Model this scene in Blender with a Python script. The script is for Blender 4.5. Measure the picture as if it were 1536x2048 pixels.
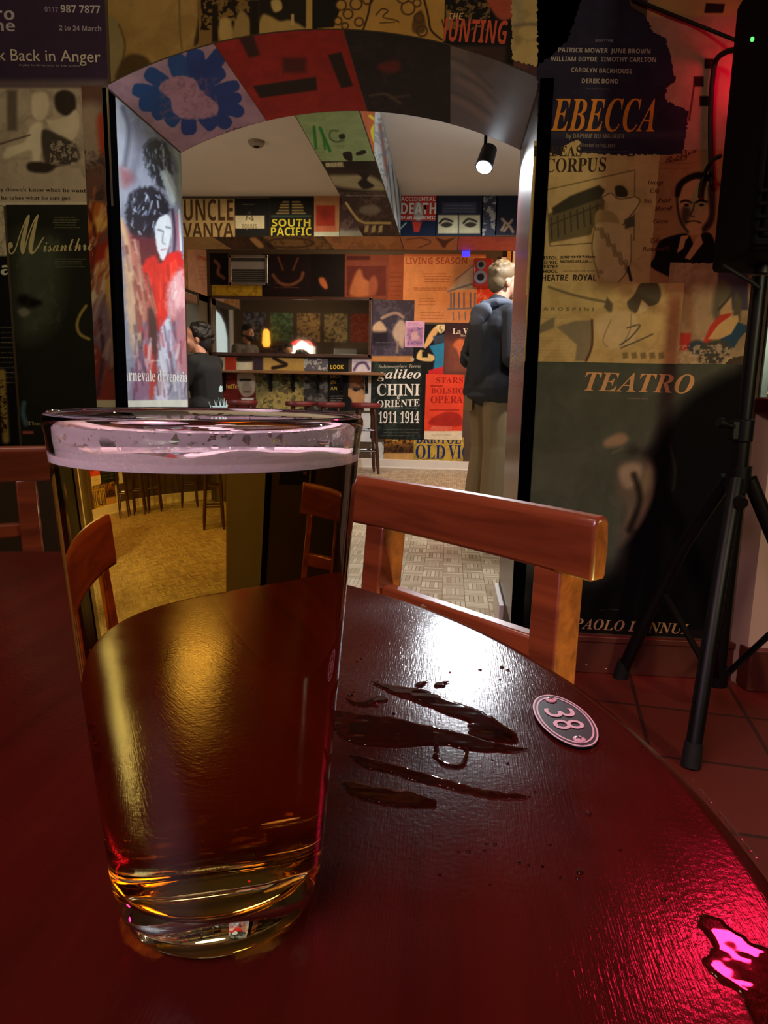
import bpy, bmesh, math, random
import numpy as np
from mathutils import Matrix, Vector
from math import radians, sin, cos, pi, atan2, sqrt, hypot

for _o in list(bpy.data.objects):
    bpy.data.objects.remove(_o)
SC = bpy.context.scene
COL = SC.collection
random.seed(7)
RNG = np.random.default_rng(7)

# ------------------------------------------------------------------ camera
CAM_H = 0.915
_y, _p, _a = radians(5.0), radians(10.0), radians(1.2)
FW = np.array([-sin(_y) * cos(_p), cos(_y) * cos(_p), -sin(_p)])
_r0 = np.array([cos(_y), sin(_y), 0.0])
_u0 = np.cross(_r0, FW)
RT = cos(_a) * _r0 + sin(_a) * _u0
UP = cos(_a) * _u0 - sin(_a) * _r0
EYE = np.array([0.0, 0.0, CAM_H])
FPX = 1420.0
cam_data = bpy.data.cameras.new('camera')
cam_data.sensor_fit = 'AUTO'
cam_data.sensor_width = 36.0
cam_data.lens = FPX / 2048 * 36
cam_data.clip_start = 0.01
cam_data.clip_end = 60
cam = bpy.data.objects.new('camera', cam_data)
COL.objects.link(cam)
cam.matrix_world = Matrix(((RT[0], UP[0], -FW[0], 0), (RT[1], UP[1], -FW[1], 0), (RT[2], UP[2], -FW[2], CAM_H), (0, 0, 0, 1)))
SC.camera = cam

# ------------------------------------------------------------------ view, world, lamps
SC.view_settings.view_transform = 'Standard'
SC.view_settings.look = 'None'
SC.view_settings.exposure = 0.0
SC.view_settings.gamma = 1.0
SC.view_settings.use_curve_mapping = False
SC.cycles.use_denoising = True
SC.cycles.max_bounces = 16
SC.cycles.transmission_bounces = 14
SC.cycles.transparent_max_bounces = 24
SC.cycles.glossy_bounces = 6
SC.cycles.diffuse_bounces = 4
SC.cycles.sample_clamp_indirect = 6.0
SC.cycles.blur_glossy = 0.6
WORLD = bpy.data.worlds.new('world')
SC.world = WORLD
WORLD.use_nodes = True
WORLD.node_tree.nodes['Background'].inputs[0].default_value = (0.02, 0.014, 0.014, 1)
WORLD.node_tree.nodes['Background'].inputs[1].default_value = 0.25


def lamp(name, kind, loc, power, color, size=0.1, aim=None, spot=None, blend=0.4, size_y=None):
    d = bpy.data.lights.new(name, kind)
    d.energy = power
    d.color = color
    if kind == 'AREA':
        d.shape = 'RECTANGLE' if size_y else 'DISK'
        d.size = size
        if size_y:
            d.size_y = size_y
    else:
        d.shadow_soft_size = size
    if kind == 'SPOT':
        d.spot_size = radians(spot)
        d.spot_blend = blend
    o = bpy.data.objects.new(name, d)
    COL.objects.link(o)
    o.location = loc
    if aim is not None:
        o.rotation_euler = (Vector(aim) - Vector(loc)).to_track_quat('-Z', 'Y').to_euler()
    return o


LAMP_POS = (0.109, 3.10, 1.81)          # the white spotlight hanging just behind the arch
lamp('white_spot_light', 'SPOT', (0.105, 3.07, 1.785), 82, (0.88, 0.94, 1.0), 0.02, (-0.55, 2.0, 0.2), 122, 0.3)
lamp('white_spot_bounce', 'POINT', (0.48, 4.0, 1.9), 15.0, (0.86, 0.93, 1.0), 0.03)  # added point light for the spotlight's spill onto the ceiling
# back room: warm lamp to the right (out of sight), dim overhead fill lights, lamp above the standing man
lamp('bar_warm_light', 'AREA', (1.75, 6.6, 2.0), 36, (1.0, 0.50, 0.22), 0.5, (0.3, 8.05, 1.3))
lamp('bar_white_light', 'SPOT', (0.85, 4.62, 2.40), 210, (0.92, 0.96, 1.0), 0.06, (0.2, 5.6, 0.9), 100, 0.5)
lamp('back_room_fill', 'AREA', (-1.5, 5.2, 2.42), 24, (1.0, 0.80, 0.60), 0.7, (-1.5, 5.2, 0))  # added overhead fill for the whole back room
lamp('lit_case_fill', 'POINT', (-2.57, 3.62, 1.56), 15, (1.0, 0.84, 0.70), 0.08)  # added fill for the left ceiling, set in front of the lit case
lamp('back_wall_light', 'AREA', (-0.9, 7.2, 2.4), 14, (1.0, 0.78, 0.52), 0.5, (-0.9, 7.8, 0))
lamp('side_room_light', 'AREA', (-3.6, 6.6, 2.4), 60, (0.85, 0.95, 1.0), 0.8, (-3.6, 6.6, 0))
# front room: red stage lamp on the right, magenta and warm dim lamps behind the viewer, warm table lamp right
lamp('red_stage_light', 'SPOT', (0.95, 2.06, 2.30), 66, (1.0, 0.010, 0.06), 0.07, (0.45, 0.85, 0.0), 82, 0.35)
lamp('red_wall_glow', 'POINT', (0.80, 2.180, 1.80), 0.8, (1.0, 0.01, 0.06), 0.03)
_m = lamp('magenta_stage_light', 'AREA', (-0.65, -0.75, 2.12), 8.0, (1.0, 0.60, 0.76), 1.2, (-0.1, 0.22, 0.85))
_m.data.spread = radians(62)
lamp('warm_side_light', 'AREA', (1.35, 0.55, 1.30), 9, (1.0, 0.86, 0.50), 0.14, (0.45, 2.2, 0.9))
_w = lamp('chair_side_fill', 'AREA', (0.66, 0.36, 0.10), 2.4, (0.92, 1.0, 0.30), 0.12, (0.16, 0.68, 0.66))  # added near the floor to light the chair's right side
_w.data.spread = radians(70)
lamp('warm_ceiling_light', 'AREA', (-0.6, 0.7, 2.5), 9, (1.0, 0.72, 0.5), 0.5, (-0.5, 1.6, 0.6))


# ------------------------------------------------------------------ pixel of the photograph -> point of the place
def ray(px, py):
    px = np.asarray(px, float)
    py = np.asarray(py, float)
    return FW + RT * ((px - 768) / FPX)[..., None] - UP * ((py - 1024) / FPX)[..., None]


def on_y(px, py, Y):
    d = ray(px, py)
    return EYE + d * (Y / d[..., 1])[..., None]


def on_x(px, py, X):
    d = ray(px, py)
    return EYE + d * (X / d[..., 0])[..., None]


def on_z(px, py, Z):
    d = ray(px, py)
    return EYE + d * ((Z - CAM_H) / d[..., 2])[..., None]


def project(P):
    d = np.asarray(P, float) - EYE
    z = d @ FW
    return 768 + FPX * (d @ RT) / z, 1024 - FPX * (d @ UP) / z


# ------------------------------------------------------------------ object helpers
MW = {}


def tag(o, label=None, cat=None, group=None, kind=None):
    if label:
        o['label'] = label
    if cat:
        o['category'] = cat
    if group:
        o['group'] = group
    if kind:
        o['kind'] = kind
    return o


def thing(name, label, cat, loc=(0, 0, 0), rz=0.0, group=None):
    o = bpy.data.objects.new(name, None)
    COL.objects.link(o)
    o.empty_display_size = 0.05
    o.location = loc
    o.rotation_euler = (0, 0, rz)
    MW[o] = Matrix.Translation(Vector(loc)) @ Matrix.Rotation(rz, 4, 'Z')
    return tag(o, label, cat, group)


def finish(me, name, mats, parent=None, world=False, smooth=35, bevel=0, loc=None):
    for m in (mats if isinstance(mats, (list, tuple)) else [mats]):
        me.materials.append(m)
    if smooth is not None:
        me.polygons.foreach_set('use_smooth', [True] * len(me.polygons))
        if smooth < 180:
            me.set_sharp_from_angle(angle=radians(smooth))
    o = bpy.data.objects.new(name, me)
    COL.objects.link(o)
    if parent is not None:
        o.parent = parent
        MW[o] = MW.get(parent, Matrix())
        if world:
            me.transform(MW[o].inverted())
    elif loc is not None:
        me.transform(Matrix.Translation(-Vector(loc)))
        o.location = loc
        MW[o] = Matrix.Translation(Vector(loc))
    else:
        MW[o] = Matrix()
    if bevel:
        b = o.modifiers.new('edge', 'BEVEL')
        b.width = bevel
        b.segments = 2
        b.limit_method = 'ANGLE'
        b.angle_limit = radians(40)
    return o


class MB:
    """collects shapes, builds ONE mesh object"""

    def __init__(s):
        s.v, s.f, s.m = [], [], []

    def add(s, vs, fs, mi=0):
        k = len(s.v)
        s.v += [tuple(map(float, p)) for p in vs]
        s.f += [tuple(i + k for i in f) for f in fs]
        s.m += [mi] * len(fs)
        return s

    def box(s, x0, x1, y0, y1, z0, z1, mi=0):
        return s.add([(x0, y0, z0), (x1, y0, z0), (x1, y1, z0), (x0, y1, z0), (x0, y0, z1), (x1, y0, z1), (x1, y1, z1), (x0, y1, z1)],
                     [(0, 3, 2, 1), (4, 5, 6, 7), (0, 1, 5, 4), (1, 2, 6, 5), (2, 3, 7, 6), (3, 0, 4, 7)], mi)

    def bar(s, a, b, w, h, mi=0, up=(0, 0, 1), w2=None, h2=None):
        a, b = np.array(a, float), np.array(b, float)
        t = (b - a) / np.linalg.norm(b - a)
        sd = np.cross(t, np.array(up, float))
        sd /= np.linalg.norm(sd)
        u = np.cross(sd, t)
        w2 = w if w2 is None else w2
        h2 = h if h2 is None else h2
        vs = []
        for c, ww, hh in ((a, w, h), (b, w2, h2)):
            vs += [c - sd * ww / 2 - u * hh / 2, c + sd * ww / 2 - u * hh / 2, c + sd * ww / 2 + u * hh / 2, c - sd * ww / 2 + u * hh / 2]
        return s.add(vs, [(3, 2, 1, 0), (4, 5, 6, 7), (0, 1, 5, 4), (1, 2, 6, 5), (2, 3, 7, 6), (3, 0, 4, 7)], mi)

    def tube(s, pts, r, n=12, mi=0, cap=True):
        pts = [np.array(p, float) for p in pts]
        rs = r if isinstance(r, (list, tuple)) else [r] * len(pts)
        t0 = pts[1] - pts[0]
        t0 /= np.linalg.norm(t0)
        a = np.array((0, 0, 1.0)) if abs(t0[2]) < 0.9 else np.array((1.0, 0, 0))
        sd = np.cross(t0, a)
        sd /= np.linalg.norm(sd)
        vs, fs = [], []
        for i, p in enumerate(pts):
            t = pts[min(i + 1, len(pts) - 1)] - pts[max(i - 1, 0)]
            t /= np.linalg.norm(t)
            sd = sd - t * (sd @ t)
            sd /= np.linalg.norm(sd)
            u = np.cross(t, sd)
            for k in range(n):
                q = 2 * pi * k / n
                vs.append(p + rs[i] * (cos(q) * sd + sin(q) * u))
        for i in range(len(pts) - 1):
            for k in range(n):
                k2 = (k + 1) % n
                fs.append((i * n + k, i * n + k2, (i + 1) * n + k2, (i + 1) * n + k))
        if cap:
            fs.append(tuple(range(n - 1, -1, -1)))
            fs.append(tuple((len(pts) - 1) * n + k for k in range(n)))
        return s.add(vs, fs, mi)

    def lathe(s, prof, n=32, c=(0, 0, 0), mi=0, closed=False):
        vs, fs, idx = [], [], []
        for r, z in prof:
            if r < 1e-6:
                idx.append([len(vs)])
                vs.append((c[0], c[1], c[2] + z))
            else:
                idx.append(list(range(len(vs), len(vs) + n)))
                vs += [(c[0] + r * cos(2 * pi * k / n), c[1] + r * sin(2 * pi * k / n), c[2] + z) for k in range(n)]
        pr = list(zip(idx, idx[1:])) + ([(idx[-1], idx[0])] if closed else [])
        for A, B in pr:
            for k in range(n):
                k2 = (k + 1) % n
                if len(A) == 1 and len(B) == 1:
                    continue
                if len(A) == 1:
                    fs.append((A[0], B[k2], B[k]))
                elif len(B) == 1:
                    fs.append((A[k], A[k2], B[0]))
                else:
                    fs.append((A[k], A[k2], B[k2], B[k]))
        return s.add(vs, fs, mi)

    def ell(s, c, r, n=16, m=10, mi=0, rot=None):
        vs, fs = [], []
        R = np.array(rot) if rot is not None else np.eye(3)
        for i in range(m + 1):
            th = pi * i / m
            for k in range(n):
                ph = 2 * pi * k / n
                p = R @ np.array((r[0] * sin(th) * cos(ph), r[1] * sin(th) * sin(ph), r[2] * cos(th)))
                vs.append(np.array(c) + p)
        for i in range(m):
            for k in range(n):
                k2 = (k + 1) % n
                fs.append((i * n + k, (i + 1) * n + k, (i + 1) * n + k2, i * n + k2))
        return s.add(vs, fs, mi)

    def cap(s, a, ra, b, rb, n=14, mi=0):
        a, b = np.array(a, float), np.array(b, float)
        L = np.linalg.norm(b - a)
        t = (b - a) / max(L, 1e-9)
        pts, rs = [], []
        for q in (0.02, 0.3, 0.6, 0.85, 1.0):
            pts.append(a - t * ra * cos(q * pi / 2)), rs.append(ra * sin(q * pi / 2))
        for q in (0.98, 0.85, 0.6, 0.3, 0.02):
            pts.append(b + t * rb * cos(q * pi / 2)), rs.append(rb * sin(q * pi / 2))
        return s.tube(pts, rs, n, mi)

    def prism(s, poly, fn, t0, t1, mi=0):
        """polygon (2-D) swept from t0 to t1; fn(a, b, t) -> point"""
        n = len(poly)
        vs = [fn(a, b, t0) for a, b in poly] + [fn(a, b, t1) for a, b in poly]
        fs = [tuple(range(n - 1, -1, -1)), tuple(range(n, 2 * n))] + [(i, (i + 1) % n, n + (i + 1) % n, n + i) for i in range(n)]
        return s.add(vs, fs, mi)

    def build(s, name, mats, parent=None, world=False, smooth=35, bevel=0, label=None, loc=None, remesh=None, fix=True):
        me = bpy.data.meshes.new(name)
        me.from_pydata(s.v, [], s.f)
        me.polygons.foreach_set('material_index', s.m)
        if fix:
            bm = bmesh.new()
            bm.from_mesh(me)
            bmesh.ops.remove_doubles(bm, verts=bm.verts, dist=1e-6)
            bmesh.ops.recalc_face_normals(bm, faces=bm.faces)
            bm.to_mesh(me)
            bm.free()
        me.update()
        o = finish(me, name, mats, parent, world, smooth, bevel, loc)
        if remesh:
            r = o.modifiers.new('remesh', 'REMESH')
            r.mode = 'VOXEL'
            r.voxel_size = remesh
            r.use_smooth_shade = True
            q = o.modifiers.new('smooth', 'SMOOTH')
            q.factor = 0.5
            q.iterations = 6
        if label:
            o['label'] = label
        return o


# ------------------------------------------------------------------ materials
def lin(h):
    if isinstance(h, str):
        h = h.lstrip('#')
        c = np.array([int(h[i:i + 2], 16) for i in (0, 2, 4)]) / 255.0
    else:
        c = np.array(h, float)
    return np.where(c <= 0.04045, c / 12.92, ((c + 0.055) / 1.055) ** 2.4)


def new_mat(name):
    m = bpy.data.materials.new(name)
    m.use_nodes = True
    nt = m.node_tree
    return m, nt, nt.nodes['Principled BSDF']


def nd(nt, kind, **kw):
    n = nt.nodes.new(kind)
    for k, v in kw.items():
        if k in n.inputs:
            n.inputs[k].default_value = v
        else:
            setattr(n, k, v)
    return n


def simple(name, col, rough=0.5, metal=0.0, var=0.12, scale=40.0, bump=0.0, spec=0.5, coat=0.0):
    m, nt, b = new_mat(name)
    c = lin(col)
    tc = nd(nt, 'ShaderNodeTexCoord')
    no = nd(nt, 'ShaderNodeTexNoise', Scale=scale, Detail=4.0)
    nt.links.new(tc.outputs['Object'], no.inputs['Vector'])
    mx = nd(nt, 'ShaderNodeMix', data_type='RGBA')
    mx.inputs['A'].default_value = (*(c * (1 - var)), 1)
    mx.inputs['B'].default_value = (*np.clip(c * (1 + var), 0, 1), 1)
    nt.links.new(no.outputs['Fac'], mx.inputs['Factor'])
    nt.links.new(mx.outputs['Result'], b.inputs['Base Color'])
    b.inputs['Roughness'].default_value = rough
    b.inputs['Metallic'].default_value = metal
    b.inputs['Specular IOR Level'].default_value = spec
    b.inputs['Coat Weight'].default_value = coat
    if bump:
        bp = nd(nt, 'ShaderNodeBump', Strength=bump, Distance=0.002)
        nt.links.new(no.outputs['Fac'], bp.inputs['Height'])
        nt.links.new(bp.outputs['Normal'], b.inputs['Normal'])
    return m


def glow(name, col, strength):
    m, nt, b = new_mat(name)
    b.inputs['Base Color'].default_value = (*lin(col), 1)
    b.inputs['Emission Color'].default_value = (*lin(col), 1)
    b.inputs['Emission Strength'].default_value = strength
    return m


def wood(name, dark, light, rough=0.35, axis=0, scale=1.0, coat=0.3, scratch=0.0, crough=0.12):
    m, nt, b = new_mat(name)
    tc = nd(nt, 'ShaderNodeTexCoord')
    mp = nd(nt, 'ShaderNodeMapping')
    sc = [28.0 * scale] * 3
    sc[axis] = 2.2 * scale
    mp.inputs['Scale'].default_value = sc
    nt.links.new(tc.outputs['Object'], mp.inputs['Vector'])
    no = nd(nt, 'ShaderNodeTexNoise', Scale=1.6, Detail=7.0, Roughness=0.62, Distortion=0.5)
    nt.links.new(mp.outputs['Vector'], no.inputs['Vector'])
    cr = nd(nt, 'ShaderNodeValToRGB')
    cr.color_ramp.elements[0].position = 0.32
    cr.color_ramp.elements[0].color = (*lin(dark), 1)
    cr.color_ramp.elements[1].position = 0.7
    cr.color_ramp.elements[1].color = (*lin(light), 1)
    nt.links.new(no.outputs['Fac'], cr.inputs['Fac'])
    nt.links.new(cr.outputs['Color'], b.inputs['Base Color'])
    b.inputs['Roughness'].default_value = rough
    b.inputs['Coat Weight'].default_value = coat
    b.inputs['Coat Roughness'].default_value = crough
    if scratch:
        b.inputs['Specular IOR Level'].default_value = 0.13
        m2 = nd(nt, 'ShaderNodeMapping')
        m2.inputs['Scale'].default_value = (1500, 90, 1)
        m2.inputs['Rotation'].default_value = (0, 0, radians(12))
        n2 = nd(nt, 'ShaderNodeTexNoise', Scale=1.0, Detail=3.0)
        nt.links.new(tc.outputs['Object'], m2.inputs['Vector'])
        nt.links.new(m2.outputs['Vector'], n2.inputs['Vector'])
        n3 = nd(nt, 'ShaderNodeTexNoise', Scale=420.0, Detail=3.0)
        nt.links.new(tc.outputs['Object'], n3.inputs['Vector'])
        ad = nd(nt, 'ShaderNodeMath', operation='ADD')
        nt.links.new(n2.outputs['Fac'], ad.inputs[0])
        nt.links.new(n3.outputs['Fac'], ad.inputs[1])
        bp = nd(nt, 'ShaderNodeBump', Strength=scratch, Distance=0.00025)
        nt.links.new(ad.outputs[0], bp.inputs['Height'])
        nt.links.new(bp.outputs['Normal'], b.inputs['Normal'])
        nt.links.new(bp.outputs['Normal'], b.inputs['Coat Normal'])
        n4 = nd(nt, 'ShaderNodeTexNoise', Scale=14.0, Detail=4.0)
        nt.links.new(tc.outputs['Object'], n4.inputs['Vector'])
        mr = nd(nt, 'ShaderNodeMapRange')
        mr.inputs['From Min'].default_value = 0.3
        mr.inputs['From Max'].default_value = 0.7
        mr.inputs['To Min'].default_value = rough - 0.05
        mr.inputs['To Max'].default_value = rough + 0.06
        nt.links.new(n4.outputs['Fac'], mr.inputs['Value'])
        nt.links.new(mr.outputs['Result'], b.inputs['Roughness'])
    return m


def paper(name, rough, spec=0.5):
    m, nt, b = new_mat(name)
    at = nd(nt, 'ShaderNodeAttribute', attribute_name='Col')
    tc = nd(nt, 'ShaderNodeTexCoord')
    no = nd(nt, 'ShaderNodeTexNoise', Scale=9.0, Detail=6.0, Roughness=0.65)
    nt.links.new(tc.outputs['Object'], no.inputs['Vector'])
    mr = nd(nt, 'ShaderNodeMapRange')
    mr.inputs['From Min'].default_value = 0.3
    mr.inputs['From Max'].default_value = 0.7
    mr.inputs['To Min'].default_value = 0.78
    mr.inputs['To Max'].default_value = 1.08
    nt.links.new(no.outputs['Fac'], mr.inputs['Value'])
    mx = nd(nt, 'ShaderNodeMix', data_type='RGBA', blend_type='MULTIPLY')
    mx.inputs['Factor'].default_value = 1.0
    nt.links.new(at.outputs['Color'], mx.inputs['A'])
    nt.links.new(mr.outputs['Result'], mx.inputs['B'])
    nt.links.new(mx.outputs['Result'], b.inputs['Base Color'])
    b.inputs['Roughness'].default_value = rough
    b.inputs['Specular IOR Level'].default_value = spec
    bp = nd(nt, 'ShaderNodeBump', Strength=0.12, Distance=0.004)
    nt.links.new(no.outputs['Fac'], bp.inputs['Height'])
    nt.links.new(bp.outputs['Normal'], b.inputs['Normal'])
    return m


PAPER = {'matte': paper('printed_paper', 0.65, 0.15), 'dull': paper('printed_dull_paper', 0.75, 0.08), 'satin': paper('printed_satin_paper', 0.38, 0.45), 'gloss': paper('printed_gloss_paper', 0.25, 0.5)}
M_WALL = simple('pasted_plaster', '#4a3a28', 0.8, bump=0.2, scale=12)
M_DARKWALL = simple('dark_plaster', '#2a1a16', 0.85, bump=0.2, scale=12)
M_CEIL = simple('ceiling_plaster', '#cfc6ba', 0.7, var=0.05, scale=5)
M_PALE = simple('pale_paint', '#c9a999', 0.6, var=0.06, scale=6)
M_WHITE = simple('white_gloss_paint', '#ddd8d0', 0.35, var=0.05)
M_BLACK = simple('black_paint', '#060507', 0.6, spec=0.25)
M_BLACKMETAL = simple('black_powder_coat', '#060607', 0.45, metal=0.0, spec=0.3)
M_RUBBER = simple('black_rubber', '#060606', 0.7)
M_CHAIR = wood('chair_wood', '#542511', '#7e3e1d', 0.32, 0, coat=0.4)
M_TABLE = wood('table_wood', '#280805', '#390d07', 0.15, 1, 0.5, coat=0.0, scratch=0.32)
M_DARKWOOD = wood('dark_wood', '#2c150b', '#4a2512', 0.4, 0)
M_PINE = wood('shelf_wood', '#6a4426', '#8f6238', 0.45, 0)
M_FELT = simple('black_matt_strip', '#040405', 1.0, spec=0.0)
M_CHROME = simple('silver_metal', '#b9b6b2', 0.25, metal=1.0, var=0.05)
# ------------------------------------------------------------------ the setting
Y1, Y2 = 2.286, 2.918                    # front and back face of the arch wall
XL, XR = -1.090, 0.235                   # jambs of the arch
AXC, AR = (XL + XR) / 2, 1.586
AZC = 1.952 - AR
ZC, ZB = 2.45, 2.137                     # back room ceiling, underside of its beams
YF, YFB = 6.128, 6.75                    # cross beam: front face, back edge
YW = 8.05                                # back wall
BXL, BXR = -0.757, -0.449                # ceiling beam


def arch_z(x):
    x = np.asarray(x, float)
    return AZC + np.sqrt(np.maximum(AR ** 2 - (x - AXC) ** 2, 1e-6))


def structure(name, mb, mat, **kw):
    return tag(mb.build(name, mat, smooth=kw.pop('smooth', 30), **kw), kind='structure')


def tile_mat():
    m, nt, b = new_mat('quarry_tile')
    tc = nd(nt, 'ShaderNodeTexCoord')
    mp = nd(nt, 'ShaderNodeMapping')
    mp.inputs['Rotation'].default_value = (0, 0, radians(8))
    nt.links.new(tc.outputs['Object'], mp.inputs['Vector'])
    br = nd(nt, 'ShaderNodeTexBrick', offset=0.0, squash=1.0)
    br.inputs['Color1'].default_value = (*lin('#5c2016'), 1)
    br.inputs['Color2'].default_value = (*lin('#672519'), 1)
    br.inputs['Mortar'].default_value = (*lin('#381812'), 1)
    br.inputs['Scale'].default_value = 1.0
    br.inputs['Mortar Size'].default_value = 0.006
    br.inputs['Brick Width'].default_value = 0.30
    br.inputs['Row Height'].default_value = 0.30
    nt.links.new(mp.outputs['Vector'], br.inputs['Vector'])
    nt.links.new(br.outputs['Color'], b.inputs['Base Color'])
    b.inputs['Roughness'].default_value = 0.5
    bp = nd(nt, 'ShaderNodeBump', Strength=0.4, Distance=0.003, invert=True)
    nt.links.new(br.outputs['Fac'], bp.inputs['Height'])
    nt.links.new(bp.outputs['Normal'], b.inputs['Normal'])
    return m


def parquet_mat():
    m, nt, b = new_mat('mosaic_parquet')
    tc = nd(nt, 'ShaderNodeTexCoord')
    cols = []
    for rot in (0, 90):
        mp = nd(nt, 'ShaderNodeMapping')
        mp.inputs['Rotation'].default_value = (0, 0, radians(rot))
        nt.links.new(tc.outputs['Object'], mp.inputs['Vector'])
        br = nd(nt, 'ShaderNodeTexBrick', offset=0.0)
        br.inputs['Color1'].default_value = (*lin('#9a886c'), 1)
        br.inputs['Color2'].default_value = (*lin('#cdbda0'), 1)
        br.inputs['Mortar'].default_value = (*lin('#5a4c3a'), 1)
        br.inputs['Scale'].default_value = 1.0
        br.inputs['Mortar Size'].default_value = 0.0012
        br.inputs['Brick Width'].default_value = 0.1
        br.inputs['Row Height'].default_value = 0.02
        nt.links.new(mp.outputs['Vector'], br.inputs['Vector'])
        cols.append(br)
    ck = nd(nt, 'ShaderNodeTexChecker', Scale=10.0)
    nt.links.new(tc.outputs['Object'], ck.inputs['Vector'])
    mx = nd(nt, 'ShaderNodeMix', data_type='RGBA')
    nt.links.new(ck.outputs['Fac'], mx.inputs['Factor'])
    nt.links.new(cols[0].outputs['Color'], mx.inputs['A'])
    nt.links.new(cols[1].outputs['Color'], mx.inputs['B'])
    nt.links.new(mx.outputs['Result'], b.inputs['Base Color'])
    b.inputs['Roughness'].default_value = 0.38
    return m


FX0, FX1, FY0 = -2.6, 2.3, -2.2          # front room
BX0, BX1 = -4.8, 2.3                     # back room
fl = MB().box(FX0, FX1, FY0, 2.60, -0.05, 0.0)
structure('floor', fl, tile_mat())
structure('floor', MB().box(BX0, BX1, 2.60, YW + 0.1, -0.05, 0.0), parquet_mat())
structure('ceiling', MB().box(FX0, FX1, FY0, Y1, 2.62, 2.68), simple('smoked_ceiling', '#6b5646', 0.8))
structure('ceiling', MB().box(BX0, BX1, Y2, YW + 0.1, ZC, ZC + 0.06), M_CEIL)
structure('wall_left', MB().box(FX0 - 0.1, FX0, FY0, Y1, 0, 2.66), M_DARKWALL)
structure('wall_right', MB().box(FX1, FX1 + 0.1, FY0, Y1 - 0.1, 0, 2.66), M_DARKWALL)
structure('wall_rear', MB().box(FX0, FX1, FY0 - 0.1, FY0, 0, 2.66), M_DARKWALL)

# arch wall: one mesh of left block, right block and the spandrel over the arch
XE = 0.935                               # right end of the poster wall
aw = MB()
aw.box(BX0, XL, Y1, Y2, 0, 2.68)
aw.box(XR, XE, Y1, Y2, 0, 2.68)
aw.box(XE, BX1, Y1 + 0.35, Y2, 0, 2.68)
N = 40
xs = np.linspace(XL, XR, N + 1)
zs = arch_z(xs)
vs = []
for x, z in zip(xs, zs):
    vs += [(x, Y1, z), (x, Y2, z), (x, Y2, 2.68), (x, Y1, 2.68)]
fs = []
for i in range(N):
    a, b = 4 * i, 4 * i + 4
    fs += [(a, b, b + 1, a + 1), (a + 1, b + 1, b + 2, a + 2), (a + 2, b + 2, b + 3, a + 3), (a + 3, b + 3, b, a)]
aw.add(vs, fs)
structure('wall_front', aw, M_WALL)

structure('wall_back', MB().box(BX0, BX1, YW, YW + 0.1, 0, ZC + 0.03), M_WALL)
structure('wall_side', MB().box(BX0 - 0.1, BX0, Y2, YW + 0.1, 0, ZC + 0.03), simple('cream_paint', '#d8d6c4', 0.6))
structure('wall_side', MB().box(BX1, BX1 + 0.1, Y2, YW + 0.1, 0, ZC + 0.03), M_DARKWALL)
# beams of the back room
structure('beam_cross', MB().box(BX0, BX1, YF, YFB, ZB, ZC), M_WALL)
structure('beam_ceiling', MB().box(BXL, BXR, Y2, YF, ZB, ZC), M_WALL)
# pier and header on the left, where the side room opens
structure('pillar_left', MB().box(-2.90, -2.735, 7.75, YW, 0, 1.86).box(-2.98, -2.735, 7.73, YW, 1.80, 1.88), simple('pasted_pillar', '#5e5540', 0.7, bump=0.3))
structure('beam_side', MB().box(-2.93, -2.735, 6.75, YW, 1.86, ZC), M_WALL)
# white baseboards of the back room
structure('baseboard_back', MB().box(-2.73, 0.55, YW - 0.03, YW, 0, 0.105).box(-2.73, 0.55, YW - 0.04, YW, 0.0, 0.02), M_WHITE, bevel=0.004)
structure('baseboard_jamb', MB().box(XR - 0.018, XR, 2.62, Y2 + 0.02, 0, 0.11), M_WHITE, bevel=0.004)
# skirting of the arch wall, corner strips of the arch
structure('baseboard_right', MB().box(XR + 0.03, XE + 0.012, Y1 - 0.018, Y1, 0, 0.118).box(XR + 0.03, XE + 0.014, Y1 - 0.024, Y1, 0.108, 0.128), simple('skirting_wood', '#5a2a1c', 0.45), bevel=0.003)
structure('baseboard_left', MB().box(FX0, XL, Y1 - 0.018, Y1, 0, 0.128), simple('skirting_wood', '#5a2a1c', 0.45), bevel=0.003)
structure('trim_1', MB().box(XL - 0.006, XL + 0.006, Y1 - 0.006, Y1 + 0.062, 0, float(arch_z(XL)) - 0.005), M_FELT, bevel=0.002)
structure('trim_2', MB().box(XR - 0.004, XR + 0.034, Y1 - 0.008, Y1 + 0.02, 0, float(arch_z(XR)) + 0.0), M_FELT, bevel=0.002)
# pale pilaster, ledge and lit hatch at the right edge
pil = MB()
pil.prism([(XE, Y1 + 0.34), (XE, Y1 + 0.0), (0.960, 2.215), (1.6, 2.215), (1.6, Y1 + 0.34)], lambda a, b, t: (a, b, t), 0.0, 0.86)
structure('wall_hatch', pil, M_PALE)
structure('baseboard_hatch', MB().prism([(0.948, 2.25), (0.958, 2.185), (1.6, 2.185), (1.6, 2.25)], lambda a, b, t: (a, b, t), 0.0, 0.135), simple('skirting_wood', '#5a2a1c', 0.45), bevel=0.004)
structure('trim_3', MB().box(0.93, 1.62, 2.18, 2.64, 0.86, 0.905), simple('oxblood_gloss_paint', '#4a1512', 0.3), bevel=0.004)
structure('window_1', MB().box(0.938, 0.962, 2.28, 2.34, 0.905, 1.9).box(0.938, 1.6, 2.28, 2.34, 1.86, 1.92).box(1.57, 1.6, 2.28, 2.34, 0.905, 1.9), simple('steel_blue_frame', '#a9c6d6', 0.2, metal=0.8), bevel=0.003)
lamp('hatch_light', 'POINT', (1.3, 2.42, 1.55), 1.6, (0.75, 0.9, 1.0), 0.05)
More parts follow.
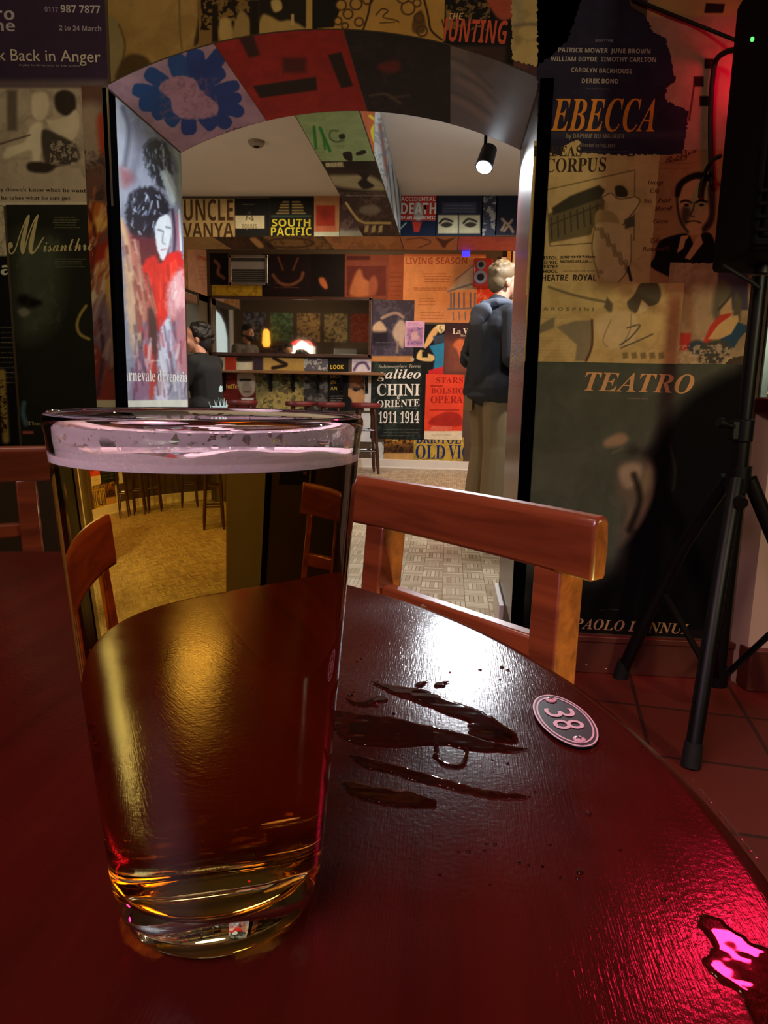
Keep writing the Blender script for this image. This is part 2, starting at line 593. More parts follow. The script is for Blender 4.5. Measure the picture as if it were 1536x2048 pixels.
# ------------------------------------------------------------------ printed posters
class Surf:
    """a wall, ceiling or arch surface: inv(px, py) -> (a, b) on it, pt(a, b, e) -> point, e metres off it"""

    def __init__(s, kind, v):
        s.kind, s.v = kind, v

    def inv(s, px, py):
        px, py = np.asarray(px, float), np.asarray(py, float)
        if s.kind == 'Y':
            p = on_y(px, py, s.v)
            return np.stack([p[..., 0], p[..., 2]], -1)
        if s.kind == 'X':
            p = on_x(px, py, s.v)
            return np.stack([p[..., 1], p[..., 2]], -1)
        if s.kind == 'Z':
            p = on_z(px, py, s.v)
            return np.stack([p[..., 0], p[..., 1]], -1)
        d = ray(px, py)                                   # arch soffit (cylinder along y)
        ox, oz = -AXC, CAM_H - AZC
        A = d[..., 0] ** 2 + d[..., 2] ** 2
        B = 2 * (ox * d[..., 0] + oz * d[..., 2])
        Cc = ox * ox + oz * oz - AR * AR
        t = (-B + np.sqrt(np.maximum(B * B - 4 * A * Cc, 0))) / (2 * A)
        p = EYE + d * t[..., None]
        return np.stack([p[..., 0], p[..., 1]], -1)

    def pt(s, a, b, e):
        a, b = np.broadcast_arrays(np.asarray(a, float), np.asarray(b, float))
        if s.kind == 'Y':
            return np.stack([a, np.full_like(a, s.v - e), b], -1)
        if s.kind == 'X':
            return np.stack([np.full_like(a, s.v + (e if s.v < 0 else -e)), a, b], -1)
        if s.kind == 'Z':
            return np.stack([a, b, np.full_like(a, s.v - e)], -1)
        z = arch_z(a)
        nx, nz = (a - AXC) / AR, (z - AZC) / AR
        return np.stack([a - nx * e, b, z - nz * e], -1)


def crom(pts, k=6, closed=True):
    P = np.array(pts, float)
    n = len(P)
    out = []
    rng = range(n) if closed else range(n - 1)
    for i in rng:
        if closed:
            p0, p1, p2, p3 = P[i - 1], P[i], P[(i + 1) % n], P[(i + 2) % n]
        else:
            p0, p1, p2, p3 = P[max(i - 1, 0)], P[i], P[i + 1], P[min(i + 2, n - 1)]
        for t in np.arange(k) / k:
            out.append(0.5 * (2 * p1 + (p2 - p0) * t + (2 * p0 - 5 * p1 + 4 * p2 - p3) * t * t + (3 * p1 - p0 - 3 * p2 + p3) * t ** 3))
    if not closed:
        out.append(P[-1])
    return np.array(out)


def sd_poly(X, Y, P):
    d = np.full(X.shape, 1e9)
    s = np.ones(X.shape)
    n = len(P)
    for i in range(n):
        ax, ay = P[i]
        bx, by = P[(i + 1) % n]
        ex, ey = bx - ax, by - ay
        wx, wy = X - ax, Y - ay
        t = np.clip((wx * ex + wy * ey) / max(ex * ex + ey * ey, 1e-12), 0, 1)
        d = np.minimum(d, (wx - ex * t) ** 2 + (wy - ey * t) ** 2)
        c1, c2, c3 = Y >= ay, Y < by, ex * wy > ey * wx
        s = np.where((c1 & c2 & c3) | (~c1 & ~c2 & ~c3), -s, s)
    return s * np.sqrt(d)


def srgb(c):
    if isinstance(c, str):
        c = c.lstrip('#')
        return np.array([int(c[i:i + 2], 16) for i in (0, 2, 4)]) / 255.0
    return np.array(c, float)


_NOISE = RNG.random((64, 64))


def vnoise(x, y):
    xi, yi = np.floor(x).astype(int), np.floor(y).astype(int)
    fx, fy = x - xi, y - yi
    fx, fy = fx * fx * (3 - 2 * fx), fy * fy * (3 - 2 * fy)
    g = lambda i, j: _NOISE[i % 64, j % 64]
    return (g(xi, yi) * (1 - fx) + g(xi + 1, yi) * fx) * (1 - fy) + (g(xi, yi + 1) * (1 - fx) + g(xi + 1, yi + 1) * fx) * fy


class Art:
    """lays inks on a sheet; coordinates are those of the photograph, the result lives on the sheet"""

    def __init__(s, PX, PY, bg):
        s.X, s.Y = PX, PY
        s.C = np.empty(PX.shape + (3,))
        s.C[:] = srgb(bg)

    def lay(s, m, col, a=1.0):
        m = (np.clip(m, 0, 1) * a)[..., None]
        s.C = s.C * (1 - m) + srgb(col) * m
        return s

    def poly(s, pts, col, soft=1.0, a=1.0, wob=0.0):
        P = np.array(pts, float)
        pad = soft * 2 + wob * 2 + 2
        k = (s.X > P[:, 0].min() - pad) & (s.X < P[:, 0].max() + pad) & (s.Y > P[:, 1].min() - pad) & (s.Y < P[:, 1].max() + pad)
        if not k.any():
            return s
        d = sd_poly(s.X[k], s.Y[k], P)
        if wob:
            d = d + (vnoise(s.X[k] / 5, s.Y[k] / 5) - 0.5) * 2 * wob
        m = np.zeros(s.X.shape)
        m[k] = np.clip(0.5 - d / (2 * soft), 0, 1)
        return s.lay(m, col, a)

    def blob(s, pts, col, soft=1.0, a=1.0, wob=0.0):
        return s.poly(crom(pts, 5), col, soft, a, wob)

    def rect(s, x0, y0, x1, y1, col, soft=0.8, a=1.0, wob=0.0):
        return s.poly([(x0, y0), (x1, y0), (x1, y1), (x0, y1)], col, soft, a, wob)

    def ell(s, cx, cy, rx, ry, col, soft=1.0, a=1.0, rot=0.0):
        q = np.linspace(0, 2 * pi, 22)[:-1]
        r = radians(rot)
        return s.poly([(cx + rx * cos(t) * cos(r) - ry * sin(t) * sin(r), cy + rx * cos(t) * sin(r) + ry * sin(t) * cos(r)) for t in q], col, soft, a)

    def line(s, pts, w, col, soft=0.8, a=1.0, smooth=True):
        P = crom(pts, 5, False) if smooth and len(pts) > 2 else np.array(pts, float)
        pad = w + soft * 2 + 2
        k = (s.X > P[:, 0].min() - pad) & (s.X < P[:, 0].max() + pad) & (s.Y > P[:, 1].min() - pad) & (s.Y < P[:, 1].max() + pad)
        if not k.any():
            return s
        X, Y = s.X[k], s.Y[k]
        d = np.full(X.shape, 1e9)
        for (ax, ay), (bx, by) in zip(P[:-1], P[1:]):
            ex, ey = bx - ax, by - ay
            t = np.clip(((X - ax) * ex + (Y - ay) * ey) / max(ex * ex + ey * ey, 1e-12), 0, 1)
            d = np.minimum(d, np.hypot(X - ax - ex * t, Y - ay - ey * t))
        m = np.zeros(s.X.shape)
        m[k] = np.clip(0.5 - (d - w / 2) / (2 * soft), 0, 1)
        return s.lay(m, col, a)

    def mottle(s, col, scale=12, lo=0.5, hi=0.7, a=0.5, box=None, seed=0):
        x, y = (s.X * 0.82 + s.Y * 0.57) / scale + seed, (s.Y * 0.82 - s.X * 0.57) / scale + seed * 3
        wx, wy = vnoise(x * 1.3 + 11, y * 1.3) - 0.5, vnoise(x * 1.3, y * 1.3 + 23) - 0.5
        x, y = x + 1.4 * wx, y + 1.4 * wy
        n = vnoise(x, y) * 0.52 + vnoise(x * 0.71 * 2 - y * 0.7 * 2, y * 1.42 + x * 1.4 + seed) * 0.3 + vnoise(x * 4.1 + 3, y * 4.3) * 0.18
        n = (n - 0.5) * 1.25 + 0.5
        m = np.clip((n - lo) / (hi - lo), 0, 1)
        if box:
            m = m * ((s.X > box[0]) & (s.X < box[2]) & (s.Y > box[1]) & (s.Y < box[3]))
        return s.lay(m, col, a)

    def fine(s, x0, y0, x1, y1, n, col, a=0.8, seed=0, w=1.2):
        """rows of type too small to read"""
        r = random.Random(seed + int(x0 + y0))
        for i in range(n):
            y = y0 + (y1 - y0) * (i + 0.5) / n
            x = x0 + r.random() * 0.1 * (x1 - x0)
            e = x1 - r.random() * 0.25 * (x1 - x0)
            while x < e:
                l = min(3 + r.random() * 9, e - x)
                s.line([(x, y), (x + l, y)], w, col, 0.7, a)
                x += l + 2.6
        return s


def styled(txt, st):
    if st == 'plain':
        return txt
    U, L, D = {'serif': (0x1D400, 0x1D41A, 0x1D7CE), 'ital': (0x1D468, 0x1D482, 0x1D7CE), 'script': (0x1D4D0, 0x1D4EA, None),
               'sans': (0x1D5D4, 0x1D5EE, 0x1D7EC), 'sansi': (0x1D63C, 0x1D656, 0x1D7EC)}[st]
    o = ''
    for c in txt:
        if 'A' <= c <= 'Z':
            o += chr(U + ord(c) - 65)
        elif 'a' <= c <= 'z':
            o += chr(L + ord(c) - 97)
        elif c.isdigit() and D:
            o += chr(D + ord(c) - 48)
        else:
            o += c
    return o


_CAPH = {}


def glyphs(txt, st):
    def raw(t):
        cu = bpy.data.curves.new('type', 'FONT')
        cu.body = t
        cu.resolution_u = 3
        ob = bpy.data.objects.new('type', cu)
        me = bpy.data.meshes.new_from_object(ob)
        v = np.array([tuple(p.co)[:2] for p in me.vertices]).reshape(-1, 2)
        f = [tuple(p.vertices) for p in me.polygons]
        bpy.data.objects.remove(ob)
        bpy.data.curves.remove(cu)
        bpy.data.meshes.remove(me)
        return v, f
    if st not in _CAPH:
        _CAPH[st] = raw(styled('H', st))[0][:, 1].max()
    v, f = raw(styled(txt, st))
    return v / _CAPH[st], f


def T(txt, st, x0, y0, x1, y1, h, col, shear=0.0):
    return (txt, st, x0, y0, x1, y1, h, col, shear)


def poster(name, label, surf, tl, br, bg, draw=None, texts=(), step=1.6, layer=1, finish_='matte', cat='poster', group=None, rect=None, clip=None, edge=None):
    if rect is None:
        A, B = surf.inv(*tl), surf.inv(*br)
        a0, a1, b0, b1 = min(A[0], B[0]), max(A[0], B[0]), min(A[1], B[1]), max(A[1], B[1])
    else:
        a0, a1, b0, b1 = rect
    mid = surf.pt((a0 + a1) / 2, (b0 + b1) / 2, 0)
    c = [project(surf.pt(a, b, 0)) for a in (a0, a1) for b in (b0, b1)]
    wpx = max(abs(c[0][0] - c[2][0]), abs(c[1][0] - c[3][0]), hypot(c[0][0] - c[2][0], c[0][1] - c[2][1]))
    hpx = max(hypot(c[0][0] - c[1][0], c[0][1] - c[1][1]), hypot(c[2][0] - c[3][0], c[2][1] - c[3][1]))
    n, m = int(min(max(wpx / step, 3), 280)), int(min(max(hpx / step, 3), 340))
    a, b = np.meshgrid(np.linspace(a0, a1, n + 1), np.linspace(b0, b1, m + 1))
    keep = np.ones((m, n), bool)
    if clip == 'arch':
        lo = np.where((a > XL) & (a < XR), arch_z(a) + 0.001, -9)
        low = b < lo
        keep = ~(low[:-1, :-1] & low[1:, :-1] & low[:-1, 1:] & low[1:, 1:])
        b = np.maximum(b, lo)
    P = surf.pt(a, b, 0.0006 * layer)
    PX, PY = project(P)
    art = Art(PX, PY, bg)
    if draw:
        draw(art)
    cols = [np.concatenate([lin(np.clip(art.C, 0, 1).reshape(-1, 3)), np.ones((P.size // 3, 1))], 1)]
    if edge is not None:                                   # torn outline: keep only what lies inside the polygon (photo px)
        cx, cy = (PX[1:, 1:] + PX[:-1, :-1]) / 2, (PY[1:, 1:] + PY[:-1, :-1]) / 2
        dd = sd_poly(cx, cy, np.array(edge, float)) + (vnoise(cx / 4, cy / 4) - 0.5) * 5
        keep &= dd < 0
    V = [P.reshape(-1, 3)]
    idx = np.arange((m + 1) * (n + 1)).reshape(m + 1, n + 1)
    q = np.stack([idx[:-1, :-1], idx[:-1, 1:], idx[1:, 1:], idx[1:, :-1]], -1)[keep]
    if (surf.kind == 'X' and surf.v > 0) or surf.kind == 'Z' or surf.kind == 'arch':
        q = q[:, ::-1]
    F = [tuple(map(int, r)) for r in q]
    k = len(V[0])
    for txt, st, x0, y0, x1, y1, h, col, sh in texts:
        g, gf = glyphs(txt, st)
        if not len(g):
            continue
        O, E = surf.inv(x0, y0), surf.inv(x1, y1)
        if surf.kind in ('Y', 'X'):
            up = surf.inv((x0 + x1) / 2, (y0 + y1) / 2 - h) - surf.inv((x0 + x1) / 2, (y0 + y1) / 2)
            Uv = np.array([0.0, up[1]])
        else:
            Uv = surf.inv((x0 + x1) / 2, (y0 + y1) / 2 - h) - surf.inv((x0 + x1) / 2, (y0 + y1) / 2)
        gx0, gx1 = g[:, 0].min(), g[:, 0].max()
        s_ = (g[:, 0] - gx0) / max(gx1 - gx0, 1e-6)
        t_ = g[:, 1]
        ab = O + (E - O) * s_[:, None] + Uv * t_[:, None] + (E - O) / np.linalg.norm(E - O) * (np.linalg.norm(Uv) * sh * t_)[:, None]
        if clip == 'arch':
            inside = (ab[:, 0] > XL) & (ab[:, 0] < XR)
            ab[:, 1] = np.where(inside, np.maximum(ab[:, 1], arch_z(ab[:, 0]) + 0.002), ab[:, 1])
        ab[:, 0] = np.clip(ab[:, 0], a0, a1)
        ab[:, 1] = np.clip(ab[:, 1], b0, b1)
        V.append(surf.pt(ab[:, 0], ab[:, 1], 0.0006 * layer + 0.0008))
        cols.append(np.tile(np.append(lin(col), 1.0), (len(g), 1)))
        F += [tuple(i + k for i in f) for f in gf]
        k += len(g)
    V = np.concatenate(V)
    Cc = np.concatenate(cols)
    me = bpy.data.meshes.new(name)
    me.from_pydata(V.tolist(), [], F)
    at = me.color_attributes.new('Col', 'FLOAT_COLOR', 'POINT')
    at.data.foreach_set('color', Cc.astype(np.float32).ravel())
    me.update()
    o = finish(me, name, PAPER[finish_], loc=tuple(mid), smooth=180)
    return tag(o, label, cat, group)


SA = Surf('Y', Y1)          # arch wall, viewer's side
SJ = Surf('X', XL)          # left jamb
SRJ = Surf('X', XR)         # right jamb
SO = Surf('arch', 0)        # arch soffit
SF = Surf('Y', YF)          # cross beam face
SFZ = Surf('Z', ZB)         # undersides of the beams
SBX = Surf('X', -BXR)       # placeholder, replaced below
SW = Surf('Y', YW)          # back wall
# ------------------------------------------------------------------ posters on the viewer's side of the arch wall
GW = 'posters pasted on the arch wall'


def d_couple(a):
    a.rect(-80, -40, 216, 168, '#3d2c48')
    a.rect(-80, 160, 216, 180, '#6a5a62', 6)
    a.rect(-80, 176, 216, 412, '#b9a89a', 3)
    a.mottle('#8d7c72', 30, 0.5, 0.8, 0.5, (-80, 178, 216, 360))
    a.rect(14, 180, 34, 262, '#4a3f3c', 4, 0.7)
    a.blob([(64, 190), (92, 186), (98, 215), (86, 240), (66, 232)], '#d8c9b8', 3)
    a.blob([(110, 190), (130, 180), (150, 192), (150, 224), (132, 232), (112, 218)], '#3a302e', 3)
    a.blob([(134, 232), (152, 220), (160, 250), (142, 284), (110, 268), (92, 240), (104, 240)], '#d8c9b8', 3)
    a.blob([(64, 250), (84, 248), (82, 300), (78, 330), (66, 330), (60, 300), (10, 318), (14, 296), (48, 284)], '#e0d2c0', 3)
    a.blob([(84, 262), (118, 270), (150, 290), (158, 320), (120, 332), (92, 330)], '#4a403e', 3)
    a.mottle('#d8c9b8', 5, 0.55, 0.65, 0.6, (100, 280, 160, 330))
    a.blob([(56, 326), (84, 324), (110, 334), (92, 346), (58, 342)], '#3a302e', 3)
    a.line([(0, 288), (60, 270)], 3, '#5a4c48', 1.5)
    a.rect(-80, 404, 216, 414, '#cfc3b2', 2)


poster('couple_poster', 'purple topped poster with a sepia photograph of a seated couple', SA, (-70, -40), (227, 412), '#6a5c58', d_couple, [
    T('ro', 'sans', -8, 40, 30, 40, 24, '#b7a9bd'), T('ne', 'sans', -10, 62, 31, 63, 22, '#b7a9bd'),
    T('0117', 'sans', 90, 24, 117, 25, 11, '#8f7f9a'), T('987 7877', 'sans', 122, 25, 201, 27, 15, '#c2b4c4'),
    T('2 to 24 March', 'sans', 119, 61, 203, 63, 10, '#a898ae'),
    T('Look Back in Anger', 'plain', -52, 120, 202, 125, 23, '#d2c4bc'),
    T('A play in three acts by the author', 'plain', 38, 132, 162, 134, 4, '#a898a6'),
    T('jimmy doesn\'t know what he wants', 'serif', -30, 382, 178, 385, 7, '#3a302c'),
    T('and he takes what he can get', 'serif', -22, 399, 141, 400, 7, '#3a302c')], group=GW)


def d_misan(a):
    a.rect(20, 408, 182, 900, '#23241f', 2)
    a.blob([(30, 480), (60, 470), (110, 480), (126, 540), (110, 640), (60, 680), (34, 650)], '#4f5648', 22, 0.85)
    a.blob([(40, 590), (62, 592), (84, 606), (60, 616), (36, 606)], '#14140f', 5)
    a.blob([(36, 622), (50, 616), (60, 626), (46, 634)], '#9a948c', 4, 0.8)
    a.mottle('#5d6452', 18, 0.55, 0.8, 0.35, (30, 470, 120, 660))
    a.line([(172, 612), (160, 630), (154, 650), (160, 668), (178, 678)], 6, '#a08a4c', 1.5)
    a.line([(48, 806), (46, 826), (52, 848)], 9, '#4f7f98', 3, 0.9)
    a.fine(104, 432, 160, 458, 5, '#8c8668', 0.8)
    a.fine(108, 516, 172, 536, 4, '#8c8668', 0.8)
    a.rect(45, 862, 67, 868, '#b05a50', 1)


poster('script_title_poster', 'black poster with tall cream script title and a shadowed face', SA, (12, 410), (204, 896), '#23241f', d_misan, [
    T('M', 'script', 16, 508, 92, 508, 78, '#c9b98c'), T('isanthrope', 'script', 88, 504, 214, 500, 26, '#c9b98c'),
    T('The', 'serif', 55, 850, 80, 850, 7, '#b7ab8c')], layer=2, group=GW)


def d_ta(a):
    a.rect(-90, 408, 30, 512, '#c3b8a4', 2)
    a.mottle('#8b8270', 14, 0.5, 0.7, 0.6, (-90, 408, 30, 512))
    a.fine(0, 650, 34, 770, 12, '#b5aa92', 0.7)
    a.line([(4, 745), (6, 790), (10, 850), (12, 880)], 14, '#a58a4a', 3)
    a.mottle('#2a1c12', 5, 0.5, 0.6, 0.9, (0, 760, 14, 866))


poster('torn_black_poster', 'narrow black poster with a white word end at the left edge', SA, (-80, 411), (40, 896), '#17161a', d_ta, [
    T('lista', 'sans', -62, 550, 23, 550, 25, '#d6d0c4')], layer=1, group=GW)


def d_drape(a):
    a.rect(150, 205, 236, 820, '#6b4a42')
    a.blob([(158, 215), (205, 215), (208, 300), (180, 330), (160, 300)], '#a08a80', 12)
    a.blob([(195, 235), (212, 235), (212, 310), (200, 300)], '#b0402c', 6)
    a.mottle('#3d2f33', 22, 0.52, 0.66, 0.7, (150, 300, 236, 400))
    a.blob([(170, 420), (206, 405), (216, 440), (196, 480), (176, 500)], '#b5622c', 4)
    a.blob([(184, 440), (216, 430), (216, 450), (190, 468)], '#dba454', 4)
    a.blob([(172, 470), (200, 490), (216, 480), (218, 560), (184, 600), (176, 560)], '#9c2d20', 4)
    a.blob([(176, 560), (206, 520), (218, 560), (200, 610), (180, 640)], '#cdb8a0', 5)
    a.blob([(210, 520), (226, 510), (230, 700), (216, 720)], '#c89a5e', 5)
    a.line([(172, 410), (190, 470), (180, 560)], 8, '#5a2620', 3)
    a.blob([(180, 620), (216, 610), (226, 720), (190, 760), (182, 700)], '#7d6478', 8)
    a.blob([(186, 690), (222, 740), (230, 800), (188, 802)], '#8a3a34', 6)
    a.line([(200, 640), (206, 700), (196, 790)], 7, '#4a3346', 3)
    r = random.Random(9)
    for i in range(70):
        x, y = 176 + r.random() * 48, 410 + r.random() * 380
        c = r.choice(['#c8743a', '#8c3020', '#d8b48c', '#5a2a2a']) if y < 600 else r.choice(['#7d6478', '#8a3a34', '#4a3346', '#b9988c'])
        a.line([(x, y), (x + r.uniform(2, 14), y - r.uniform(10, 40))], r.uniform(2, 7), c, 2.5, 0.6)
    a.rect(150, 800, 240, 820, '#cfc6ae', 1)


poster('drapery_poster', 'narrow strip of painted orange and red drapery beside black corner strip', SA, (163, 172), (232, 815), '#6b4a42', d_drape, layer=3, group=GW)


def d_sepia(a):
    a.rect(200, -60, 420, 240, '#a3814e')
    a.mottle('#8d6c3e', 40, 0.4, 0.7, 0.6)
    a.blob([(214, 40), (236, 46), (248, 90), (240, 150), (214, 160)], '#8d7a58', 4)
    a.line([(238, 50), (250, 92), (238, 150)], 3, '#5c4526', 2)
    a.blob([(248, 116), (276, 108), (300, 124), (290, 148), (250, 160), (230, 156)], '#4e3a20', 4)
    a.line([(358, -20), (360, 60), (364, 100)], 3, '#6e5330', 2)
    a.blob([(398, 0), (412, 30), (400, 80), (388, 90), (396, 40)], '#3a2a18', 3)


poster('sepia_poster', 'faded ochre poster with dim brown rounds above the arch', SA, (213, -60), (402, 240), '#a3814e', d_sepia, clip='arch', layer=1, group=GW)


def d_dark1(a):
    a.rect(395, -60, 520, 110, '#7d5d33')
    a.mottle('#1c120a', 9, 0.42, 0.52, 1.0, (402, -60, 518, 60))
    a.rect(424, 10, 436, 84, '#1c120a', 2)
    a.blob([(440, 40), (460, 40), (466, 78), (440, 78)], '#a98b55', 3)
    a.blob([(470, 44), (482, 20), (500, 40), (500, 72), (466, 74)], '#94774a', 3)
    a.rect(500, 0, 518, 70, '#1a120a', 2)


poster('sepia_figures_poster', 'sepia poster of dark figures over the crown of the arch, left part', SA, (395, -60), (519, 110), '#7d5d33', d_dark1, clip='arch', layer=2, group=GW)


def d_dark2(a):
    a.rect(515, -60, 640, 80, '#1d150d')
    a.blob([(514, 60), (524, 30), (540, 32), (560, 42), (580, 40), (604, 52), (612, 64), (516, 72)], '#a38550', 3)
    a.blob([(542, 2), (560, 0), (564, 18), (548, 24)], '#b79a64', 2)
    a.rect(582, 28, 588, 50, '#b79a64', 1.2)
    a.rect(612, -60, 625, 70, '#b08a4c', 1)
    a.rect(625, -60, 680, 70, '#120d0a', 1)


poster('dark_photo_poster', 'dark brown poster of a pale standing figure over the arch crown', SA, (518, -60), (636, 80), '#1d150d', d_dark2, clip='arch', layer=1, group=GW)


def d_curls(a):
    a.rect(600, -60, 900, 110, '#a97d3e')
    a.poly([(600, -60), (700, -60), (684, 6), (668, 54), (600, 60)], '#120d0a', 1)
    for x, y, r in [(682, 10, 12), (696, 28, 11), (676, 42, 9), (712, 8, 13), (718, 44, 10), (735, -2, 12), (690, 52, 8), (816, 16, 15), (838, 36, 11), (806, -6, 14), (844, 62, 12), (834, 6, 9)]:
        a.ell(x, y, r, r, '#3a2410', 1.2)
        a.ell(x, y, r - 3, r - 3, '#a97d3e', 1.2)
    a.line([(726, 60), (736, 30), (742, 0), (750, -20)], 4, '#3a2410')
    a.line([(752, 30), (764, 18), (776, 22), (766, 34), (790, 40), (798, 44)], 2.5, '#3a2410')
    a.line([(760, 46), (790, 44)], 2, '#3a2410')
    a.blob([(826, 40), (842, 20), (852, 50), (846, 66), (826, 64)], '#4a3016', 2, 0.8)
    a.line([(846, -10), (856, 30), (862, 60), (884, 80)], 4, '#2a190c')
    a.line([(884, 40), (892, 66)], 3, '#3a2410')


poster('line_drawing_poster', 'ochre poster with a dark brown line drawing of curls', SA, (634, -60), (890, 110), '#a97d3e', d_curls, clip='arch', layer=2, group=GW)


def d_hunt(a):
    a.rect(880, -60, 1040, 140, '#141012')
    a.mottle('#8a6a3c', 7, 0.55, 0.66, 0.8, (892, -60, 980, 60))
    a.blob([(964, -30), (1030, -30), (1032, 20), (1014, 40), (990, 30)], '#a34a38', 3)
    a.rect(892, 20, 902, 60, '#8a6a3c', 2)
    a.poly([(898, 92), (1012, 92), (1010, 140), (898, 140)], '#3c2a2a', 4)


poster('red_title_poster', 'black poster with heavy red block capitals over the arch', SA, (892, -60), (1026, 140), '#141012', d_hunt, [
    T('THE', 'sansi', 897, 40, 926, 40, 13, '#c79a6a'), T('HUNTING', 'sansi', 874, 82, 1014, 89, 46, '#c2503a', 0.0)], clip='arch', layer=3, group=GW)

poster('cream_torn_poster', 'cream torn sheet with a grey smudge right of the arch', SA, (1024, -60), (1178, 145), '#b59c68', lambda a: (
    a.mottle('#8c7850', 30, 0.45, 0.7, 0.5), a.line([(1028, 52), (1060, 48), (1096, 52)], 7, '#6f6350', 3, 0.8), a.ell(1036, 80, 8, 10, '#8a7852', 3, 0.8),
    a.rect(1028, 0, 1044, 50, '#8a8478', 6, 0.5)), edge=[(1022, -70), (1182, -70), (1160, 10), (1136, 80), (1104, 112), (1070, 134), (1024, 118)], layer=4, group=GW)

poster('purple_torn_poster', 'dull purple torn sheet beside the right arch spring', SA, (1020, 90), (1100, 330), '#4a3038', lambda a: a.mottle('#5e3a34', 20, 0.45, 0.65, 0.8), clip='arch', layer=1, group=GW)


def d_rebecca(a):
    a.rect(1040, -60, 1380, 320, '#232036')
    a.mottle('#2d2a44', 40, 0.4, 0.7, 0.6)
    a.rect(1090, 262, 1380, 276, '#4a4450', 6, 0.5)
    a.fine(1168, 174, 1232, 182, 1, '#8f8878', 0.7)
    a.fine(1170, 250, 1260, 258, 1, '#8f8878', 0.5)
    a.fine(1160, 300, 1280, 306, 1, '#8f8878', 0.5)


poster('navy_poster', 'navy torn poster with big orange italic capitals and cast names', SA, (1074, -60), (1384, 318), '#232036', d_rebecca, [
    T('starring', 'plain', 1190, 84, 1226, 84, 6, '#8f8a94'),
    T('PATRICK MOWER  JUNE BROWN', 'sans', 1116, 105, 1300, 108, 9, '#b2aaa4'),
    T('WILLIAM BOYDE  TIMOTHY CARLTON', 'sans', 1101, 123, 1311, 125, 9, '#b2aaa4'),
    T('CAROLYN BACKHOUSE', 'sans', 1142, 145, 1263, 148, 9, '#aaa29c'),
    T('DEREK BOND', 'sans', 1163, 167, 1236, 168, 9, '#aaa29c'),
    T('EBECCA', 'ital', 1101, 262, 1308, 264, 64, '#d98a34'),
    T('by DAPHNE DU MAURIER', 'sans', 1132, 277, 1248, 278, 9, '#8f8878'),
    T('directed by VAL MAY', 'sans', 1160, 294, 1230, 296, 7, '#7f7868')],
    edge=[(1074, -70), (1240, -70), (1262, 14), (1290, 30), (1306, 64), (1330, 76), (1340, 110), (1346, 140), (1352, 160), (1332, 175), (1330, 200), (1376, 222), (1372, 268), (1364, 308), (1260, 310), (1160, 306), (1158, 274), (1130, 292), (1120, 310), (1094, 306), (1076, 318)], layer=4, group=GW)


def d_corpus(a):
    a.rect(1080, 280, 1310, 600, '#cdb37a')
    a.mottle('#b89c64', 36, 0.45, 0.7, 0.5)
    a.line([(1092, 380), (1270, 340), (1268, 480), (1100, 492), (1092, 380)], 2, '#6a5a38', 0.8, 1, False)
    a.poly([(1096, 428), (1204, 382), (1210, 396), (1206, 450), (1180, 470), (1098, 486)], '#6a5f40', 2)
    a.poly([(1104, 416), (1140, 392), (1198, 370), (1210, 380), (1204, 396), (1106, 430)], '#3e3a2a', 2)
    for i in range(8):
        a.line([(1102 + i * 13, 436 - i * 4), (1104 + i * 13, 478 - i * 5)], 2.4, '#3a3422')
    a.line([(1100, 450), (1200, 410)], 3, '#4a4430')
    a.blob([(1230, 374), (1246, 372), (1256, 386), (1248, 398), (1234, 396)], '#3e3a2a', 1.5)
    a.blob([(1204, 392), (1220, 384), (1236, 394), (1270, 394), (1280, 410), (1262, 434), (1240, 460), (1214, 440), (1216, 410)], '#dcc48c', 1.5)
    a.line([(1206, 394), (1222, 386), (1238, 398), (1272, 394), (1278, 408), (1244, 452)], 2, '#5a4c30')
    a.blob([(1196, 420), (1230, 428), (1240, 460), (1210, 470), (1190, 450)], '#b39c66', 2)
    a.blob([(1190, 450), (1240, 448), (1262, 476), (1258, 530), (1236, 560), (1206, 556), (1186, 500)], '#d8c089', 1.5)
    for i in range(26):
        a.ell(1194 + (i * 37 % 62), 458 + (i * 53 % 90), 4.5, 3.5, '#6f6242', 1.2, 0.8)
        a.ell(1194 + (i * 37 % 62), 458 + (i * 53 % 90), 2.4, 1.8, '#d0b880', 1.0, 0.9)
    a.line([(1190, 452), (1184, 500), (1198, 556)], 1.8, '#6a5a38')
    a.line([(1262, 470), (1260, 530), (1236, 566)], 1.8, '#6a5a38')
    a.poly([(1248, 440), (1268, 430), (1270, 452), (1250, 458)], '#5c5844', 1.5)
    a.line([(1256, 536), (1262, 560)], 6, '#2e2a1e', 1.5)
    a.fine(1120, 508, 1196, 530, 2, '#4a4028', 0.9)
    a.fine(1118, 538, 1208, 546, 1, '#4a4028', 0.8)
    a.rect(1094, 286, 1160, 312, '#cdb37a', 2, 0.0)


poster('theatre_bill_poster', 'cream theatre bill with a drawn building and a woman in patterned trousers', SA, (1068, 282), (1296, 592), '#cdb37a', d_corpus, [
    T('HABEAS', 'serif', 1066, 313, 1163, 313, 20, '#3d2e22'), T('CORPUS', 'serif', 1090, 345, 1211, 343, 27, '#3d2e22'),
    T('BRISTOL', 'sans', 1074, 519, 1115, 519, 6.5, '#2e261a'), T('OLD VIC', 'sans', 1074, 528, 1115, 528, 6.5, '#2e261a'),
    T('THEATRE', 'sans', 1074, 537, 1115, 537, 6.5, '#2e261a'), T('SCHOOL', 'sans', 1074, 546, 1115, 546, 6.5, '#2e261a'),
    T('JUNE 14-18 7.30pm', 'sans', 1120, 517, 1190, 516, 5, '#4a4028'), T('MATINEE SAT 2.30', 'sans', 1120, 525, 1176, 525, 5, '#4a4028'),
    T('THEATRE  ROYAL', 'sans', 1074, 562, 1192, 561, 12, '#2e261a')], layer=3, group=GW)


